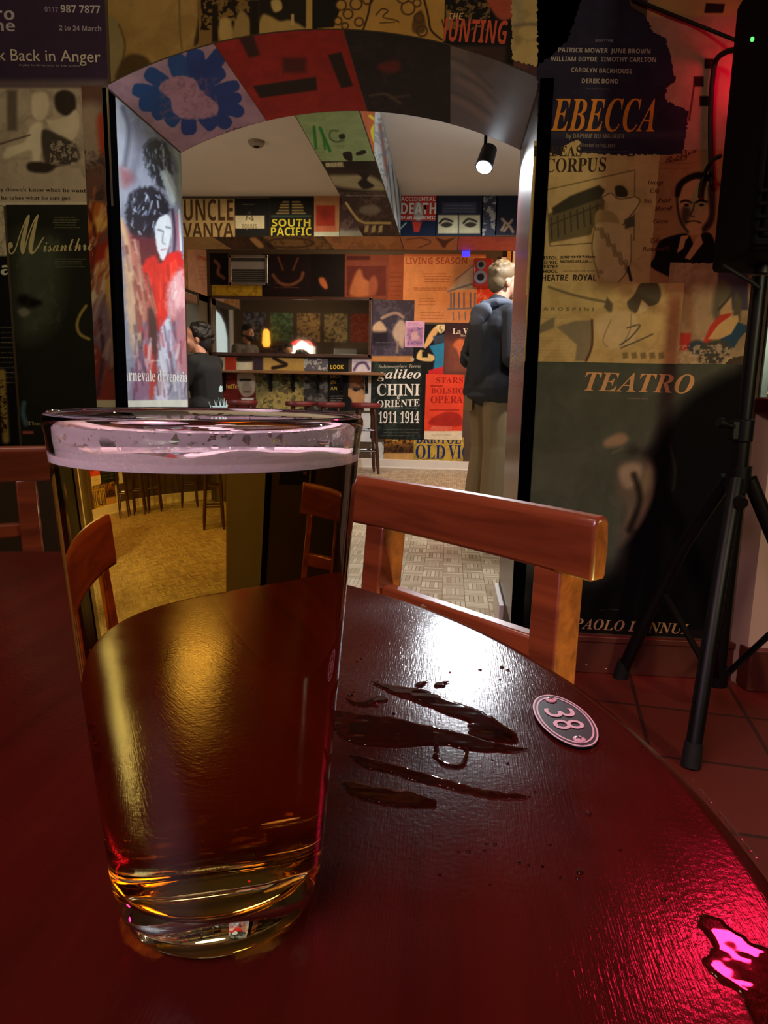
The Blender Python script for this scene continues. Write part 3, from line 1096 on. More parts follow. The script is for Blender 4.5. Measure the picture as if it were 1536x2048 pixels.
def d_man(a):
    a.rect(1280, 290, 1440, 580, '#a97c54')
    a.mottle('#946846', 30, 0.45, 0.7, 0.5)
    a.fine(1310, 322, 1400, 342, 2, '#6e3a28', 0.5)
    a.rect(1352, 350, 1440, 500, '#a97c54', 6)
    a.blob([(1352, 380), (1366, 356), (1392, 346), (1420, 352), (1430, 400), (1424, 440), (1408, 462), (1382, 470), (1364, 450), (1354, 420)], '#c4976a', 1.5)
    a.blob([(1350, 392), (1354, 368), (1376, 350), (1404, 344), (1428, 356), (1420, 362), (1392, 358), (1368, 370), (1358, 394)], '#120d0e', 2)
    a.line([(1354, 398), (1356, 420), (1362, 444), (1376, 464)], 4, '#1c1412', 2)
    a.line([(1362, 404), (1372, 401), (1382, 405)], 4, '#140e0c', 1.2)
    a.line([(1392, 405), (1402, 401), (1414, 404)], 4, '#140e0c', 1.2)
    a.ell(1373, 410, 5, 2.6, '#140e0c', 1)
    a.ell(1403, 410, 5, 2.6, '#140e0c', 1)
    a.line([(1388, 406), (1386, 420), (1380, 430), (1388, 433)], 2.6, '#3a241a', 1.2)
    a.blob([(1366, 414), (1380, 418), (1378, 436), (1370, 450), (1362, 436)], '#2a1c16', 4, 0.7)
    a.blob([(1416, 372), (1430, 380), (1428, 440), (1410, 464), (1404, 456), (1418, 430)], '#1c1412', 3, 0.85)
    a.line([(1372, 444), (1390, 442), (1402, 446)], 2.5, '#1c1412')
    a.blob([(1310, 512), (1320, 482), (1360, 468), (1378, 470), (1390, 490), (1406, 466), (1428, 480), (1436, 580), (1310, 540)], '#0d0b10', 1.5)
    a.poly([(1362, 472), (1378, 470), (1366, 498), (1354, 506)], '#c4976a', 1)
    a.poly([(1400, 466), (1406, 486), (1380, 520), (1370, 516), (1384, 492)], '#c4976a', 1)
    a.poly([(1372, 478), (1384, 480), (1380, 500), (1368, 516), (1366, 500)], '#0d0b10', 1)
    a.rect(1360, 536, 1412, 570, '#0d0b10', 1)
    a.fine(1362, 548, 1408, 562, 2, '#6a6470', 0.9)


poster('portrait_poster', 'tan poster with a black printed portrait of a man in a suit', SA, (1292, 300), (1436, 572), '#a97c54', d_man, [
    T('3rd', 'script', 1366, 314, 1394, 304, 12, '#5e2c20'), T('RAIN', 'script', 1330, 326, 1376, 320, 12, '#5e2c20'),
    T('George', 'ital', 1296, 369, 1326, 369, 9, '#5e2c20'), T('Cole', 'ital', 1300, 386, 1318, 386, 9, '#5e2c20'),
    T('Peter', 'ital', 1314, 406, 1342, 405, 9, '#5e2c20'), T('Morrell', 'ital', 1308, 422, 1344, 421, 9, '#5e2c20'),
    T('Betty', 'ital', 1287, 406, 1304, 406, 8, '#5e2c20'), T('Cairns', 'ital', 1306, 447, 1336, 446, 8, '#5e2c20'),
    T('Tyler', 'ital', 1300, 486, 1324, 485, 9, '#5e2c20'), T('Butterworth', 'ital', 1284, 503, 1338, 501, 9, '#5e2c20')], layer=2, group=GW)


def d_clips(a):
    a.rect(1300, -60, 1500, 330, '#b08c78')
    a.mottle('#9a7868', 30, 0.45, 0.7, 0.5)
    a.rect(1300, -60, 1500, 32, '#b59a62', 4)
    a.poly([(1412, 6), (1450, 8), (1446, 26), (1408, 26)], '#2a1e20', 1)
    for x, y in [(1419, 127), (1397, 163), (1409, 202)]:
        a.rect(x - 10, y - 10, x + 10, y + 10, '#2a1018', 1)
    a.line([(1388, 170), (1384, 200), (1378, 240)], 3, '#4a2024', 1)


poster('pale_block_poster', 'pale upright sheet with dark square blocks beside the loudspeaker', SA, (1300, -60), (1490, 312), '#b08c78', d_clips, layer=1, group=GW)


def d_dancer(a):
    a.rect(1050, 555, 1370, 740, '#d0ba78')
    a.mottle('#b59d62', 24, 0.45, 0.7, 0.5)
    a.line([(1098, 574), (1140, 588), (1180, 598), (1216, 606), (1222, 622)], 5, '#7d7250', 1.5)
    a.poly([(1214, 594), (1226, 608), (1222, 630), (1208, 614)], '#6a6248', 2)
    a.blob([(1282, 566), (1310, 562), (1322, 584), (1316, 606), (1296, 612), (1284, 600), (1278, 618), (1266, 628), (1254, 606), (1268, 590)], '#5c5640', 1.5)
    a.blob([(1284, 604), (1296, 612), (1290, 622), (1276, 626)], '#d8c48c', 1.5)
    a.poly([(1066, 660), (1096, 640), (1110, 634), (1108, 656), (1066, 672)], '#8a8060', 2)
    a.poly([(1112, 654), (1150, 642), (1186, 640), (1186, 690), (1176, 722), (1150, 722), (1154, 690), (1130, 668)], '#8f8666', 2)
    a.line([(1184, 640), (1184, 690), (1172, 722)], 4, '#5a3c2a', 1.5)
    a.blob([(1190, 640), (1250, 620), (1276, 640), (1262, 690), (1214, 694)], '#d9c68e', 4)
    a.line([(1262, 628), (1260, 660), (1244, 690)], 2, '#9a8c60')
    a.line([(1222, 640), (1206, 680), (1216, 694)], 2, '#9a8c60')
    a.line([(1254, 656), (1280, 650), (1262, 674), (1240, 690)], 3, '#6a6248')
    a.line([(1242, 696), (1280, 680), (1306, 668)], 3, '#6a6248')
    for i, x in enumerate((1244, 1262, 1280, 1298, 1316)):
        a.poly([(x, 706), (x + 11, 704), (x + 13, 716), (x + 2, 718)], '#8a7c50', 1.5)
    a.fine(1070, 628, 1150, 638, 2, '#9c8c5c', 0.7)
    a.fine(1070, 672, 1150, 716, 7, '#b09668', 0.6)


poster('dancer_poster', 'cream poster with a pale drawn dancer and outstretched arm', SA, (1056, 564), (1354, 728), '#d0ba78', d_dancer, [
    T('A A R O S P I N I', 'sans', 1072, 621, 1188, 622, 7, '#8a7c50')], layer=4, group=GW)


def d_flag(a):
    a.rect(1320, 500, 1540, 760, '#b09a72')
    a.mottle('#8f7c5c', 16, 0.45, 0.7, 0.5)
    a.rect(1370, 580, 1386, 660, '#8a5a34', 6, 0.6)
    a.rect(1436, 534, 1496, 620, '#4d4658', 2)
    a.blob([(1440, 560), (1462, 576), (1456, 640), (1430, 640), (1426, 600)], '#6a6650', 5)
    a.poly([(1470, 580), (1484, 600), (1480, 644), (1466, 640)], '#5f5c4a', 3)
    a.poly([(1440, 610), (1462, 588), (1466, 640), (1440, 632)], '#cba878', 2)
    a.line([(1438, 618), (1464, 588)], 6, '#4c4a3a', 2)
    a.poly([(1404, 690), (1420, 652), (1440, 630), (1464, 626), (1456, 640), (1436, 656), (1416, 694), (1406, 696)], '#c4412c', 1.2)
    a.poly([(1416, 678), (1436, 650), (1458, 634), (1476, 630), (1478, 644), (1462, 670), (1440, 678)], '#d9b878', 1.2)
    a.poly([(1440, 678), (1462, 668), (1476, 644), (1502, 654), (1480, 676), (1468, 696), (1448, 694)], '#2f5068', 1.2)
    a.rect(1360, 666, 1382, 700, '#b8382c', 3)
    a.ell(1394, 694, 18, 14, '#3a4a54', 3)
    a.blob([(1404, 690), (1446, 680), (1462, 700), (1440, 726), (1400, 724)], '#4a4c40', 3)
    a.mottle('#c8b78a', 7, 0.55, 0.65, 0.8, (1344, 690, 1462, 730))
    a.ell(1438, 696, 6, 9, '#b9a988', 2)
    a.rect(1500, 520, 1540, 620, '#b58a70', 4)


poster('flag_poster', 'worn poster of a figure waving a red, cream and blue flag', SA, (1340, 525), (1524, 730), '#b09a72', d_flag, edge=[(1338, 524), (1530, 530), (1502, 712), (1462, 716), (1446, 732), (1336, 726)], layer=3, group=GW)


def d_teatro(a):
    a.rect(1000, 700, 1520, 1300, '#525a4c')
    a.mottle('#5c6354', 50, 0.4, 0.7, 0.7)
    a.blob([(1470, 740), (1384, 790), (1330, 850), (1294, 920), (1262, 1000), (1250, 1080), (1230, 1160), (1150, 1200), (1020, 1230), (1010, 1300), (1520, 1300), (1520, 740)], '#0b0b0c', 18)
    a.rect(1040, 1150, 1520, 1300, '#0b0b0c', 40)
    a.blob([(1210, 880), (1240, 866), (1256, 876), (1244, 890), (1212, 894)], '#a08a6c', 5)
    a.line([(1226, 906), (1246, 896)], 4, '#6e6a5c', 2)
    a.blob([(1240, 930), (1270, 920), (1300, 920), (1310, 950), (1300, 990), (1282, 1040), (1256, 1080), (1236, 1090), (1250, 1020), (1234, 980)], '#6d6454', 9)
    a.blob([(1238, 940), (1262, 926), (1284, 934), (1276, 966), (1250, 976)], '#a4937a', 6)
    a.blob([(1290, 940), (1304, 936), (1306, 990), (1284, 1040), (1270, 1050)], '#83765c', 6)
    a.line([(1268, 950), (1280, 1000), (1258, 1060)], 10, '#15140f', 6, 0.9)
    a.line([(1340, 890), (1350, 940), (1346, 980)], 4, '#3a3630', 4, 0.8)
    a.fine(1250, 794, 1310, 800, 1, '#a59a86', 0.6)
    a.fine(1196, 1217, 1244, 1222, 1, '#5a554a', 0.7)
    a.rect(1000, 1258, 1520, 1300, '#1a1512', 1)


poster('dark_theatre_poster', 'large dark green and black poster with cream italic capitals beside the chair', SA, (1024, 721), (1470, 1278), '#3c4038', d_teatro, [
    T('TEATRO', 'ital', 1168, 781, 1386, 787, 37, '#dcae74'),
    T('GIAN PAOLO LENNUI', 'ital', 1066, 1252, 1376, 1268, 20, '#b99468')], rect=(XR + 0.034, XE - 0.01, 0.132, 1.003), layer=2, finish_='dull', step=2.2, group=GW)


# the left jamb, lit by the spotlight
def d_carnival(a):
    r = random.Random(5)
    a.rect(200, 150, 400, 830, '#8b90a6')
    a.mottle('#a4adc4', 26, 0.4, 0.7, 0.7)
    a.blob([(225, 190), (250, 220), (262, 300), (240, 420), (226, 420)], '#a9b2c6', 8)
    a.line([(246, 216), (258, 260), (250, 330)], 8, '#5d6178', 5)
    a.line([(270, 250), (278, 300), (264, 360)], 12, '#757a92', 7, 0.8)
    a.line([(340, 300), (356, 320), (360, 400)], 8, '#a8b29a', 4)
    a.line([(316, 262), (340, 296), (352, 340)], 8, '#5a6470', 5, 0.8)
    a.blob([(240, 336), (262, 344), (266, 362), (246, 374)], '#a0545c', 8, 0.7)
    # upper mask: dark curls over a pale cheek
    a.blob([(288, 296), (310, 278), (336, 296), (344, 340), (340, 380), (318, 372), (296, 340)], '#232938', 4, 1, 3)
    for i in range(46):
        x, y = 292 + r.random() * 44, 288 + r.random() * 66
        a.line([(x, y), (x + r.uniform(-4, 4), y + r.uniform(5, 12))], r.uniform(1.5, 3.6), r.choice(['#9fb0c8', '#c4d2e2', '#6c7a94', '#151a26']), 1.4, 0.8)
    a.blob([(322, 342), (340, 346), (352, 380), (350, 408), (340, 402), (326, 366)], '#c3d6de', 3, 1, 1.5)
    a.line([(330, 352), (342, 380), (348, 402)], 4, '#eef6f6', 2, 0.8)
    # lower mask: larger dark curls, white face pointing down
    a.blob([(256, 400), (270, 380), (296, 374), (324, 386), (338, 420), (330, 470), (300, 480), (262, 470), (252, 430)], '#171a28', 4, 1, 3)
    for i in range(80):
        x, y = 258 + r.random() * 68, 384 + r.random() * 84
        a.line([(x, y), (x + r.uniform(-5, 5), y + r.uniform(4, 13))], r.uniform(1.5, 4.2), r.choice(['#8b9ab6', '#c6d2e4', '#39415a', '#0f111c', '#2c2438']), 1.4, 0.8)
    a.blob([(248, 470), (300, 476), (332, 480), (336, 560), (290, 540), (256, 520)], '#5c1c2c', 6, 1, 3)
    a.blob([(312, 446), (334, 428), (343, 446), (340, 482), (327, 522), (313, 492)], '#dfe8f0', 2, 1, 1)
    a.line([(316, 459), (324, 462)], 3, '#5a6478', 2, 0.8)
    a.line([(332, 454), (340, 456)], 3, '#5a6478', 2, 0.8)
    a.line([(327, 462), (325, 484), (330, 488)], 2.4, '#8d98aa', 1.2)
    a.line([(323, 500), (332, 498)], 2.4, '#a8707a', 1.6, 0.8)
    a.line([(345, 420), (350, 470), (346, 520)], 6, '#3a1c34', 3, 0.9)
    a.line([(354, 430), (358, 500)], 5, '#c76a84', 2, 0.8)
    # red bodice and pale ruffles
    a.blob([(284, 532), (308, 512), (322, 526), (340, 506), (364, 512), (372, 600), (342, 606), (324, 664), (300, 640), (288, 580)], '#d8161c', 3, 1, 2.5)
    for i in range(26):
        x, y = 292 + r.random() * 70, 520 + r.random() * 110
        a.line([(x, y), (x + r.uniform(-6, 6), y + r.uniform(10, 34))], r.uniform(2, 6), r.choice(['#f23028', '#a80e18', '#ff4a3c', '#c01420']), 2, 0.7)
    a.blob([(340, 562), (366, 540), (374, 622), (352, 644), (334, 610)], '#eab0b8', 6, 1, 3)
    for i in range(16):
        x, y = 338 + r.random() * 34, 545 + r.random() * 80
        a.line([(x, y), (x + r.uniform(-8, 3), y + r.uniform(10, 30))], r.uniform(2, 5), r.choice(['#fbe0e2', '#d88a98', '#f4c6cc']), 1.6, 0.7)
    a.blob([(244, 452), (264, 476), (290, 560), (306, 640), (298, 694), (262, 570)], '#b9766a', 5, 1, 3)
    a.blob([(248, 520), (268, 560), (288, 660), (284, 730), (262, 690)], '#cfae92', 5, 1, 3)
    a.line([(240, 440), (252, 480), (262, 560)], 10, '#dcb892', 3)
    for i in range(44):
        y = 470 + r.random() * 250
        x = 246 + (y - 470) * 0.18 + r.random() * 38
        a.line([(x, y), (x + r.uniform(4, 12), y + r.uniform(24, 60))], r.uniform(2, 7), r.choice(['#8f4a46', '#e0c2a4', '#a8605a', '#7a3436', '#d09a84', '#5c2c3a']), 2.4, 0.65)
    a.blob([(296, 618), (313, 640), (314, 722), (300, 704)], '#3a2430', 4)
    a.blob([(288, 690), (304, 700), (316, 760), (302, 802), (290, 760)], '#c23432', 4, 1, 3)
    a.blob([(320, 664), (338, 640), (344, 700), (332, 752), (316, 720)], '#cdd6ea', 3, 1, 3)
    a.blob([(346, 644), (372, 620), (376, 742), (356, 732)], '#b87888', 5, 1, 3)
    a.blob([(264, 772), (284, 704), (298, 792), (268, 802)], '#8d6a8c', 6, 1, 3)
    a.blob([(312, 770), (332, 760), (336, 802), (314, 802)], '#d6d3ea', 4, 1, 3)
    for i in range(70):
        x, y = 262 + r.random() * 112, 640 + r.random() * 140
        a.line([(x, y), (x + r.uniform(-9, 9), y + r.uniform(16, 46))], r.uniform(2, 7), r.choice(['#4a3a5c', '#8a7aa4', '#b8485a', '#e6dfe8', '#6c2c40', '#c7b2c4', '#3a2c44']), 2.2, 0.6)
    a.line([(358, 420), (362, 500)], 4, '#e4eef2', 1)
    a.fine(300, 718, 330, 726, 1, '#efe9e4', 0.9)
    a.poly([(250, 801), (400, 799), (400, 840), (250, 840)], '#dfe4d6', 1)


poster('carnival_poster', 'bright painted poster in white and red on the left jamb of the arch', SJ, (257, 450), (368, 813), '#8b90a6', d_carnival, [
    T('carnevale di venezia', 'serif', 238, 762, 374, 764, 23, '#f1ece6')], rect=(Y1 + 0.064, Y2, 0.815, float(arch_z(XL)) - 0.004), step=1.5, layer=2, finish_='gloss', group='posters on the jambs')

poster('rose_poster', 'glossy dull rose poster on the right jamb of the arch', SRJ, (1040, 320), (1020, 900), '#3f1f20', lambda a: (
    a.mottle('#3a1a22', 26, 0.45, 0.65, 0.8), a.rect(1000, 690, 1050, 900, '#6e5a48', 20, 0.8)), rect=(Y1 + 0.022, Y2, 0.135, float(arch_z(XR)) - 0.002), layer=1, finish_='gloss', group='posters on the jambs')


# the soffit of the arch
def d_flower(a):
    a.X, a.Y = a.X, a.Y
    a.C[:] = srgb('#b58fa8')
    a.mottle('#a07a98', 20, 0.45, 0.7, 0.5)
    c = np.array([376.0, 196.0])
    pts = [(440, 110, 16), (392, 108, 18), (352, 118, 18), (300, 148, 15), (276, 180, 14), (288, 208, 16), (312, 226, 16), (340, 244, 14), (378, 262, 15), (424, 250, 15), (452, 246, 14), (476, 222, 13), (472, 196, 12), (468, 172, 12), (440, 145, 14), (412, 130, 15)]
    for x, y, w in pts:
        dx, dy = x - c[0], y - c[1]
        L = hypot(dx, dy)
        ux, uy = dx / L, dy / L
        b0 = c + np.array((ux, uy)) * L * 0.42
        tip = c + np.array((ux, uy)) * L * 1.12
        nx, ny = -uy, ux
        col = '#28418f' if x > 360 else '#274f94'
        a.blob([(b0[0] + nx * w * 0.7, b0[1] + ny * w * 0.7), (x + nx * w, y + ny * w), tuple(tip), (x - nx * w, y - ny * w), (b0[0] - nx * w * 0.7, b0[1] - ny * w * 0.7)], col, 1.2, 1, 0.8)
    a.blob([(318, 176), (336, 158), (364, 152), (392, 160), (404, 184), (432, 204), (436, 226), (410, 236), (372, 238), (346, 224), (340, 200)], '#b98aa6', 2, 1, 1.5)
    a.mottle('#8d5f86', 8, 0.55, 0.7, 0.5, (320, 155, 436, 238))


poster('blue_flower_poster', 'lilac poster with a large blue flower under the arch', SO, (230, 160), (540, 250), '#b58fa8', d_flower, [
    T('un fiore per la scena', 'sans', 452, 266, 545, 246, 6, '#5a3a6a')], rect=(XL + 0.004, float(SO.inv(470, 150)[0]), Y1 + 0.004, Y2 - 0.004), step=1.7, layer=1, group='posters under the arch')


def d_redblock(a):
    a.C[:] = srgb('#a8231c')
    a.mottle('#8c1c18', 24, 0.45, 0.7, 0.5)
    a.poly([(478, 75), (505, 68), (520, 110), (498, 116)], '#3a1212', 3)
    a.rect(566, 116, 612, 146, '#561512', 5)
    a.poly([(506, 172), (632, 154), (634, 180), (520, 196)], '#24100e', 2)
    a.poly([(656, 110), (682, 104), (706, 172), (682, 176)], '#24100e', 2)


_xa, _xb, _xc = [float(SO.inv(*p)[0]) for p in ((495, 150), (713, 150), (900, 160))]
_xa = float(SO.inv(470, 150)[0])
poster('red_block_poster', 'deep red poster with black blocks under the arch crown', SO, (0, 0), (1, 1), '#a8231c', d_redblock, [
    T('TEATRO STABILE', 'sans', 545, 243, 640, 229, 5, '#c9a08c')], rect=(_xa + 0.002, _xb, Y1 + 0.004, Y2 - 0.004), step=2, layer=1, group='posters under the arch')
poster('black_soffit_poster', 'near black poster with a red smudge under the arch, right of centre', SO, (0, 0), (1, 1), '#17151b', lambda a: (
    a.C.__setitem__(slice(None), srgb('#1b181e')), a.mottle('#3a2c34', 18, 0.55, 0.75, 0.6), a.blob([(755, 130), (795, 120), (800, 140), (770, 146)], '#6e2020', 6),
    a.line([(740, 192), (770, 188), (800, 206)], 4, '#6a5648', 3), a.line([(780, 196), (820, 190)], 3, '#5c4a40', 3)), rect=(_xb + 0.002, _xc, Y1 + 0.004, Y2 - 0.004), step=2.2, layer=1, group='posters under the arch')


def d_claw(a):
    a.C[:] = srgb('#4a4a5c')
    a.rect(860, 60, 1000, 120, '#6b5248', 12, 0.8)
    a.blob([(940, 94), (990, 94), (984, 136), (948, 140)], '#3a2e3c', 6)
    for p in ([(888, 122), (930, 142), (975, 185)], [(886, 190), (930, 208), (975, 240)], [(915, 160), (950, 180), (985, 215)]):
        a.line(p, 13, '#7d6660', 5, 0.8)
        a.line([(x + 8, y - 10) for x, y in p], 5, '#2a2632', 3)


poster('claw_poster', 'slate blue poster with pale claw strokes at the right end of the arch underside', SO, (0, 0), (1, 1), '#4a4a5c', d_claw, rect=(_xc + 0.002, XR - 0.004, Y1 + 0.004, Y2 - 0.004), step=2.2, layer=1, finish_='satin', group='posters under the arch')
# ------------------------------------------------------------------ posters of the back room
GF, GB, GU = 'posters on the cross beam', 'posters on the back wall', 'posters under the beams'
S1 = 1.3


def pb(name, label, surf, tl, br, bg, draw=None, texts=(), group=GB, **kw):
    kw.setdefault('step', S1)
    return poster(name, label, surf, tl, br, bg, draw, texts, group=group, **kw)


pb('capitals_poster', 'cream poster with two rows of tall brown capitals on the high beam', SF, (352, 398), (470, 474), '#b79a64',
   lambda a: a.mottle('#a08450', 20, 0.4, 0.7, 0.5), [T('UNCLE', 'sans', 368, 441, 467, 441, 42, '#4a3318'), T('VANYA', 'sans', 366, 474, 467, 474, 28, '#4a3318')], group=GF)
pb('white_band_poster', 'black poster with a white middle band and small emblem on the high beam', SF, (470, 397), (540, 473), '#15120f', lambda a: (
    a.rect(469, 431, 529, 457, '#cfc49a', 1), a.line([(492, 440), (498, 424), (506, 440), (498, 436)], 2, '#4a4630'), a.fine(484, 406, 512, 412, 1, '#8f8a78', 0.8)),
   [T('EQUUS', 'sans', 484, 457, 514, 457, 9, '#8d8560')], group=GF)


def d_sp(a):
    a.rect(536, 390, 630, 476, '#14120d')
    for i, (x0, x1) in enumerate([(566, 600), (562, 604), (560, 606), (558, 606), (554, 610)]):
        y = 404 + i * 5.6
        a.line([(x0, y), (577, y)], 3, '#a08a52', 0.8)
        a.line([(585, y), (x1, y)], 3, '#a08a52', 0.8)
    a.rect(542, 430, 622, 435, '#3d5240', 1.5)


pb('yellow_capitals_poster', 'black poster with fat yellow capitals on the high beam', SF, (540, 395), (628, 473), '#14120d', d_sp, [
   T('SOUTH', 'sans', 544, 453, 621, 453, 15, '#d6c832'), T('PACIFIC', 'sans', 542, 471, 623, 471, 16, '#d6c832')], group=GF)
pb('red_square_poster', 'buff poster with a plain red square left of the ceiling beam', SF, (628, 392), (679, 473), '#b98458', lambda a: (
    a.rect(632, 411, 670, 452, '#a33420', 1.5), a.ell(650, 430, 9, 12, '#872618', 4, 0.8), a.rect(631, 453, 672, 463, '#c06848', 1), a.rect(628, 464, 690, 474, '#cbd0b0', 1)), group=GF)
pb('plum_poster', 'dark plum poster half behind the ceiling beam', SF, (679, 393), (740, 473), '#4c3638', lambda a: (a.mottle('#6e5a50', 10, 0.5, 0.65, 0.8), a.rect(676, 460, 760, 474, '#b9c0a4', 4, 0.7)), group=GF)


def d_death(a):
    a.rect(798, 388, 874, 474, '#d9d2c4')
    a.rect(798, 388, 874, 441, '#c23a2c', 0.8)
    a.rect(798, 441, 874, 474, '#18223a', 0.8)
    a.blob([(828, 412), (836, 404), (846, 412), (844, 438), (830, 438)], '#b8b4ac', 1.5)
    a.poly([(824, 443), (844, 443), (838, 464), (828, 464)], '#c23a2c', 1)
    a.line([(800, 458), (812, 446)], 3, '#9cb89c', 1)


pb('red_white_poster', 'red, white and navy poster right of the ceiling beam', SF, (800, 391), (872, 472), '#d9d2c4', d_death, [
   T('ACCIDENTAL', 'sans', 802, 402, 871, 402, 8, '#e6ded0'), T('DEATH', 'sans', 802, 428, 872, 428, 22, '#efe6da'), T('OF AN ANARCHIST', 'sans', 801, 439, 871, 439, 7, '#efe6da')], group=GF)


def d_eyes(a):
    a.rect(870, 388, 966, 474, '#232634')
    a.rect(884, 405, 953, 427, '#44465a', 2)
    a.fine(886, 408, 952, 426, 3, '#8f8d90', 0.6)
    a.rect(876, 430, 916, 467, '#d3cba4', 1)
    a.rect(918, 430, 960, 467, '#c9c19c', 1)
    for x in (893, 941):
        a.line([(x - 14, 446), (x - 4, 438), (x + 12, 443)], 4, '#2a2620', 1)
        a.blob([(x - 12, 450), (x, 444), (x + 12, 449), (x, 455)], '#3a342a', 1.5)


pb('eyes_poster', 'navy poster with two cream panels of staring eyes on the high beam', SF, (873, 390), (964, 472), '#232634', d_eyes, group=GF)
pb('grey_scene_poster', 'grey poster with pale bars at the right of the high beam', SF, (965, 391), (992, 472), '#3a3c4a', lambda a: a.mottle('#b9b6a8', 7, 0.55, 0.65, 0.8), group=GF)
pb('wrestlers_poster', 'black poster with small brown figures at the right end of the high beam', SF, (993, 392), (1036, 470), '#1f2230', lambda a: (
    a.line([(1003, 460), (1010, 446), (1004, 438), (1016, 448), (1024, 440)], 5, '#a8866a', 1.5), a.line([(1008, 462), (1018, 452), (1026, 464)], 5, '#a8866a', 1.5)), group=GF)

# underside of the cross beam
pb('buff_sheet', 'buff sheet under the high beam, left end', SFZ, (0, 0), (1, 1), '#b08a58', lambda a: a.mottle('#94703f', 12, 0.45, 0.65, 0.6), rect=(-2.72, -2.05, YF + 0.01, YFB - 0.03), group=GU)
pb('brown_sheet', 'dark brown sheet with a pale fleck under the high beam', SFZ, (0, 0), (1, 1), '#3c261a', lambda a: (a.mottle('#5e3c26', 9, 0.45, 0.6, 0.8), a.blob([(500, 478), (512, 476), (528, 492), (518, 496)], '#c49a5c', 2)), rect=(-2.04, -1.62, YF + 0.01, YFB - 0.03), group=GU)
pb('ring_sheet', 'ochre sheet with a dark drawn oval under the high beam', SFZ, (0, 0), (1, 1), '#94703f', lambda a: (a.ell(580, 486, 50, 11, '#4a3318', 1.5), a.ell(580, 486, 44, 8, '#94703f', 1.5), a.mottle('#5c4222', 6, 0.55, 0.65, 0.7)), rect=(-1.61, -1.10, YF + 0.01, YFB - 0.03), group=GU)
pb('plain_sheet', 'plain orange-brown sheet under the high beam, middle', SFZ, (0, 0), (1, 1), '#b9814c', lambda a: a.mottle('#946038', 10, 0.45, 0.65, 0.6), rect=(-1.09, -0.46, YF + 0.01, YFB - 0.03), group=GU)
pb('moth_sheet', 'tan sheet with a dark moth shape under the high beam', SFZ, (0, 0), (1, 1), '#b8764c', lambda a: (
    a.line([(812, 480), (840, 476), (862, 484), (836, 496)], 2, '#5e3626', 1), a.blob([(872, 475), (890, 480), (910, 475), (896, 486), (888, 496), (880, 486)], '#4e2a20', 1.5)), rect=(-0.45, 0.02, YF + 0.01, YFB - 0.03), group=GU)
pb('coral_sheet', 'coral red sheet under the high beam, right end', SFZ, (0, 0), (1, 1), '#c4584a', lambda a: a.mottle('#a84a40', 14, 0.45, 0.7, 0.5), rect=(0.03, 0.75, YF + 0.01, YFB - 0.03), group=GU)

# ceiling beam: underside and right flank
_yb = [float(SFZ.inv(700, y)[1]) for y in (322, 384)]


def d_green(a):
    a.C[:] = srgb('#9fb57c')
    a.mottle('#8aa268', 20, 0.45, 0.7, 0.5)
    a.line([(628, 254), (632, 296)], 6, '#2f8a34', 1)
    a.line([(644, 260), (650, 298)], 4, '#2f8a34', 1)
    a.line([(640, 256), (660, 302)], 6, '#2f8a34', 1)
    a.line([(676, 262), (662, 262), (660, 276), (672, 284), (688, 280)], 3, '#4a6a44', 1)
    a.blob([(678, 270), (688, 268), (690, 276), (680, 278)], '#23281c', 1)
    a.fine(670, 290, 690, 298, 2, '#4a5a3c', 0.9)
    a.blob([(712, 306), (728, 300), (732, 306), (716, 311)], '#1c1a18', 1)
    a.blob([(686, 306), (702, 304), (704, 322), (690, 318)], '#1c1a18', 1)


pb('green_poster', 'pale green poster with green brush letters under the ceiling beam', SFZ, (0, 0), (1, 1), '#9fb57c', d_green, rect=(BXL + 0.004, BXR - 0.004, Y2 + 0.02, _yb[0]), group=GU)


def d_bw(a):
    a.C[:] = srgb('#2a221c')
    a.rect(640, 338, 780, 384, '#b3aa80', 3, 0.0)
    a.blob([(652, 352), (690, 350), (742, 352), (770, 372), (760, 382), (668, 372)], '#a99f78', 4)
    a.blob([(714, 344), (738, 348), (734, 360), (748, 372), (728, 378), (716, 366), (724, 356)], '#1a1412', 2)
    a.poly([(650, 326), (686, 324), (688, 334), (652, 334)], '#b3aa80', 1.5)
    a.rect(690, 318, 740, 338, '#1a1412', 4)


pb('hat_poster', 'black and cream poster of a dark hat under the ceiling beam', SFZ, (0, 0), (1, 1), '#2a221c', d_bw, [T('BOB', 'sans', 652, 333, 684, 332, 8, '#d8cf9c')], rect=(BXL + 0.004, BXR - 0.004, _yb[0] + 0.005, _yb[1]), group=GU)


def d_bb(a):
    a.C[:] = srgb('#3a2c2a')
    a.mottle('#6a5648', 9, 0.5, 0.65, 0.7)
    a.line([(692, 406), (704, 424), (716, 440), (730, 446), (780, 446)], 5, '#c9b878', 1.2, 1, False)
    a.fine(690, 388, 780, 394, 1, '#b9b0a4', 0.9)
    a.ell(740, 420, 22, 10, '#8d8878', 3, 0.8)
    for x in (730, 744, 758):
        a.poly([(x, 452), (x + 8, 450), (x + 6, 464), (x - 2, 466)], '#c4b884', 1)


pb('framed_scene_poster', 'brown poster with a pale angled line at the far end of the ceiling beam', SFZ, (0, 0), (1, 1), '#3a2c2a', d_bb, rect=(BXL + 0.004, BXR - 0.004, _yb[1] + 0.005, YF - 0.01), group=GU)
SBX = Surf('XP', BXR)


def _pt(a, b, e):
    a, b = np.broadcast_arrays(np.asarray(a, float), np.asarray(b, float))
    return np.stack([np.full_like(a, BXR + e), a, b], -1)


SBX.pt = _pt
SBX.inv = lambda px, py: on_x(px, py, BXR)[..., 1:]


def d_bx1(a):
    a.C[:] = srgb('#c4622c')
    a.line([(740, 232), (752, 244), (744, 262), (752, 290)], 6, '#e8d43c', 1.5)
    a.line([(752, 250), (746, 272)], 4, '#e8d43c', 1.5)


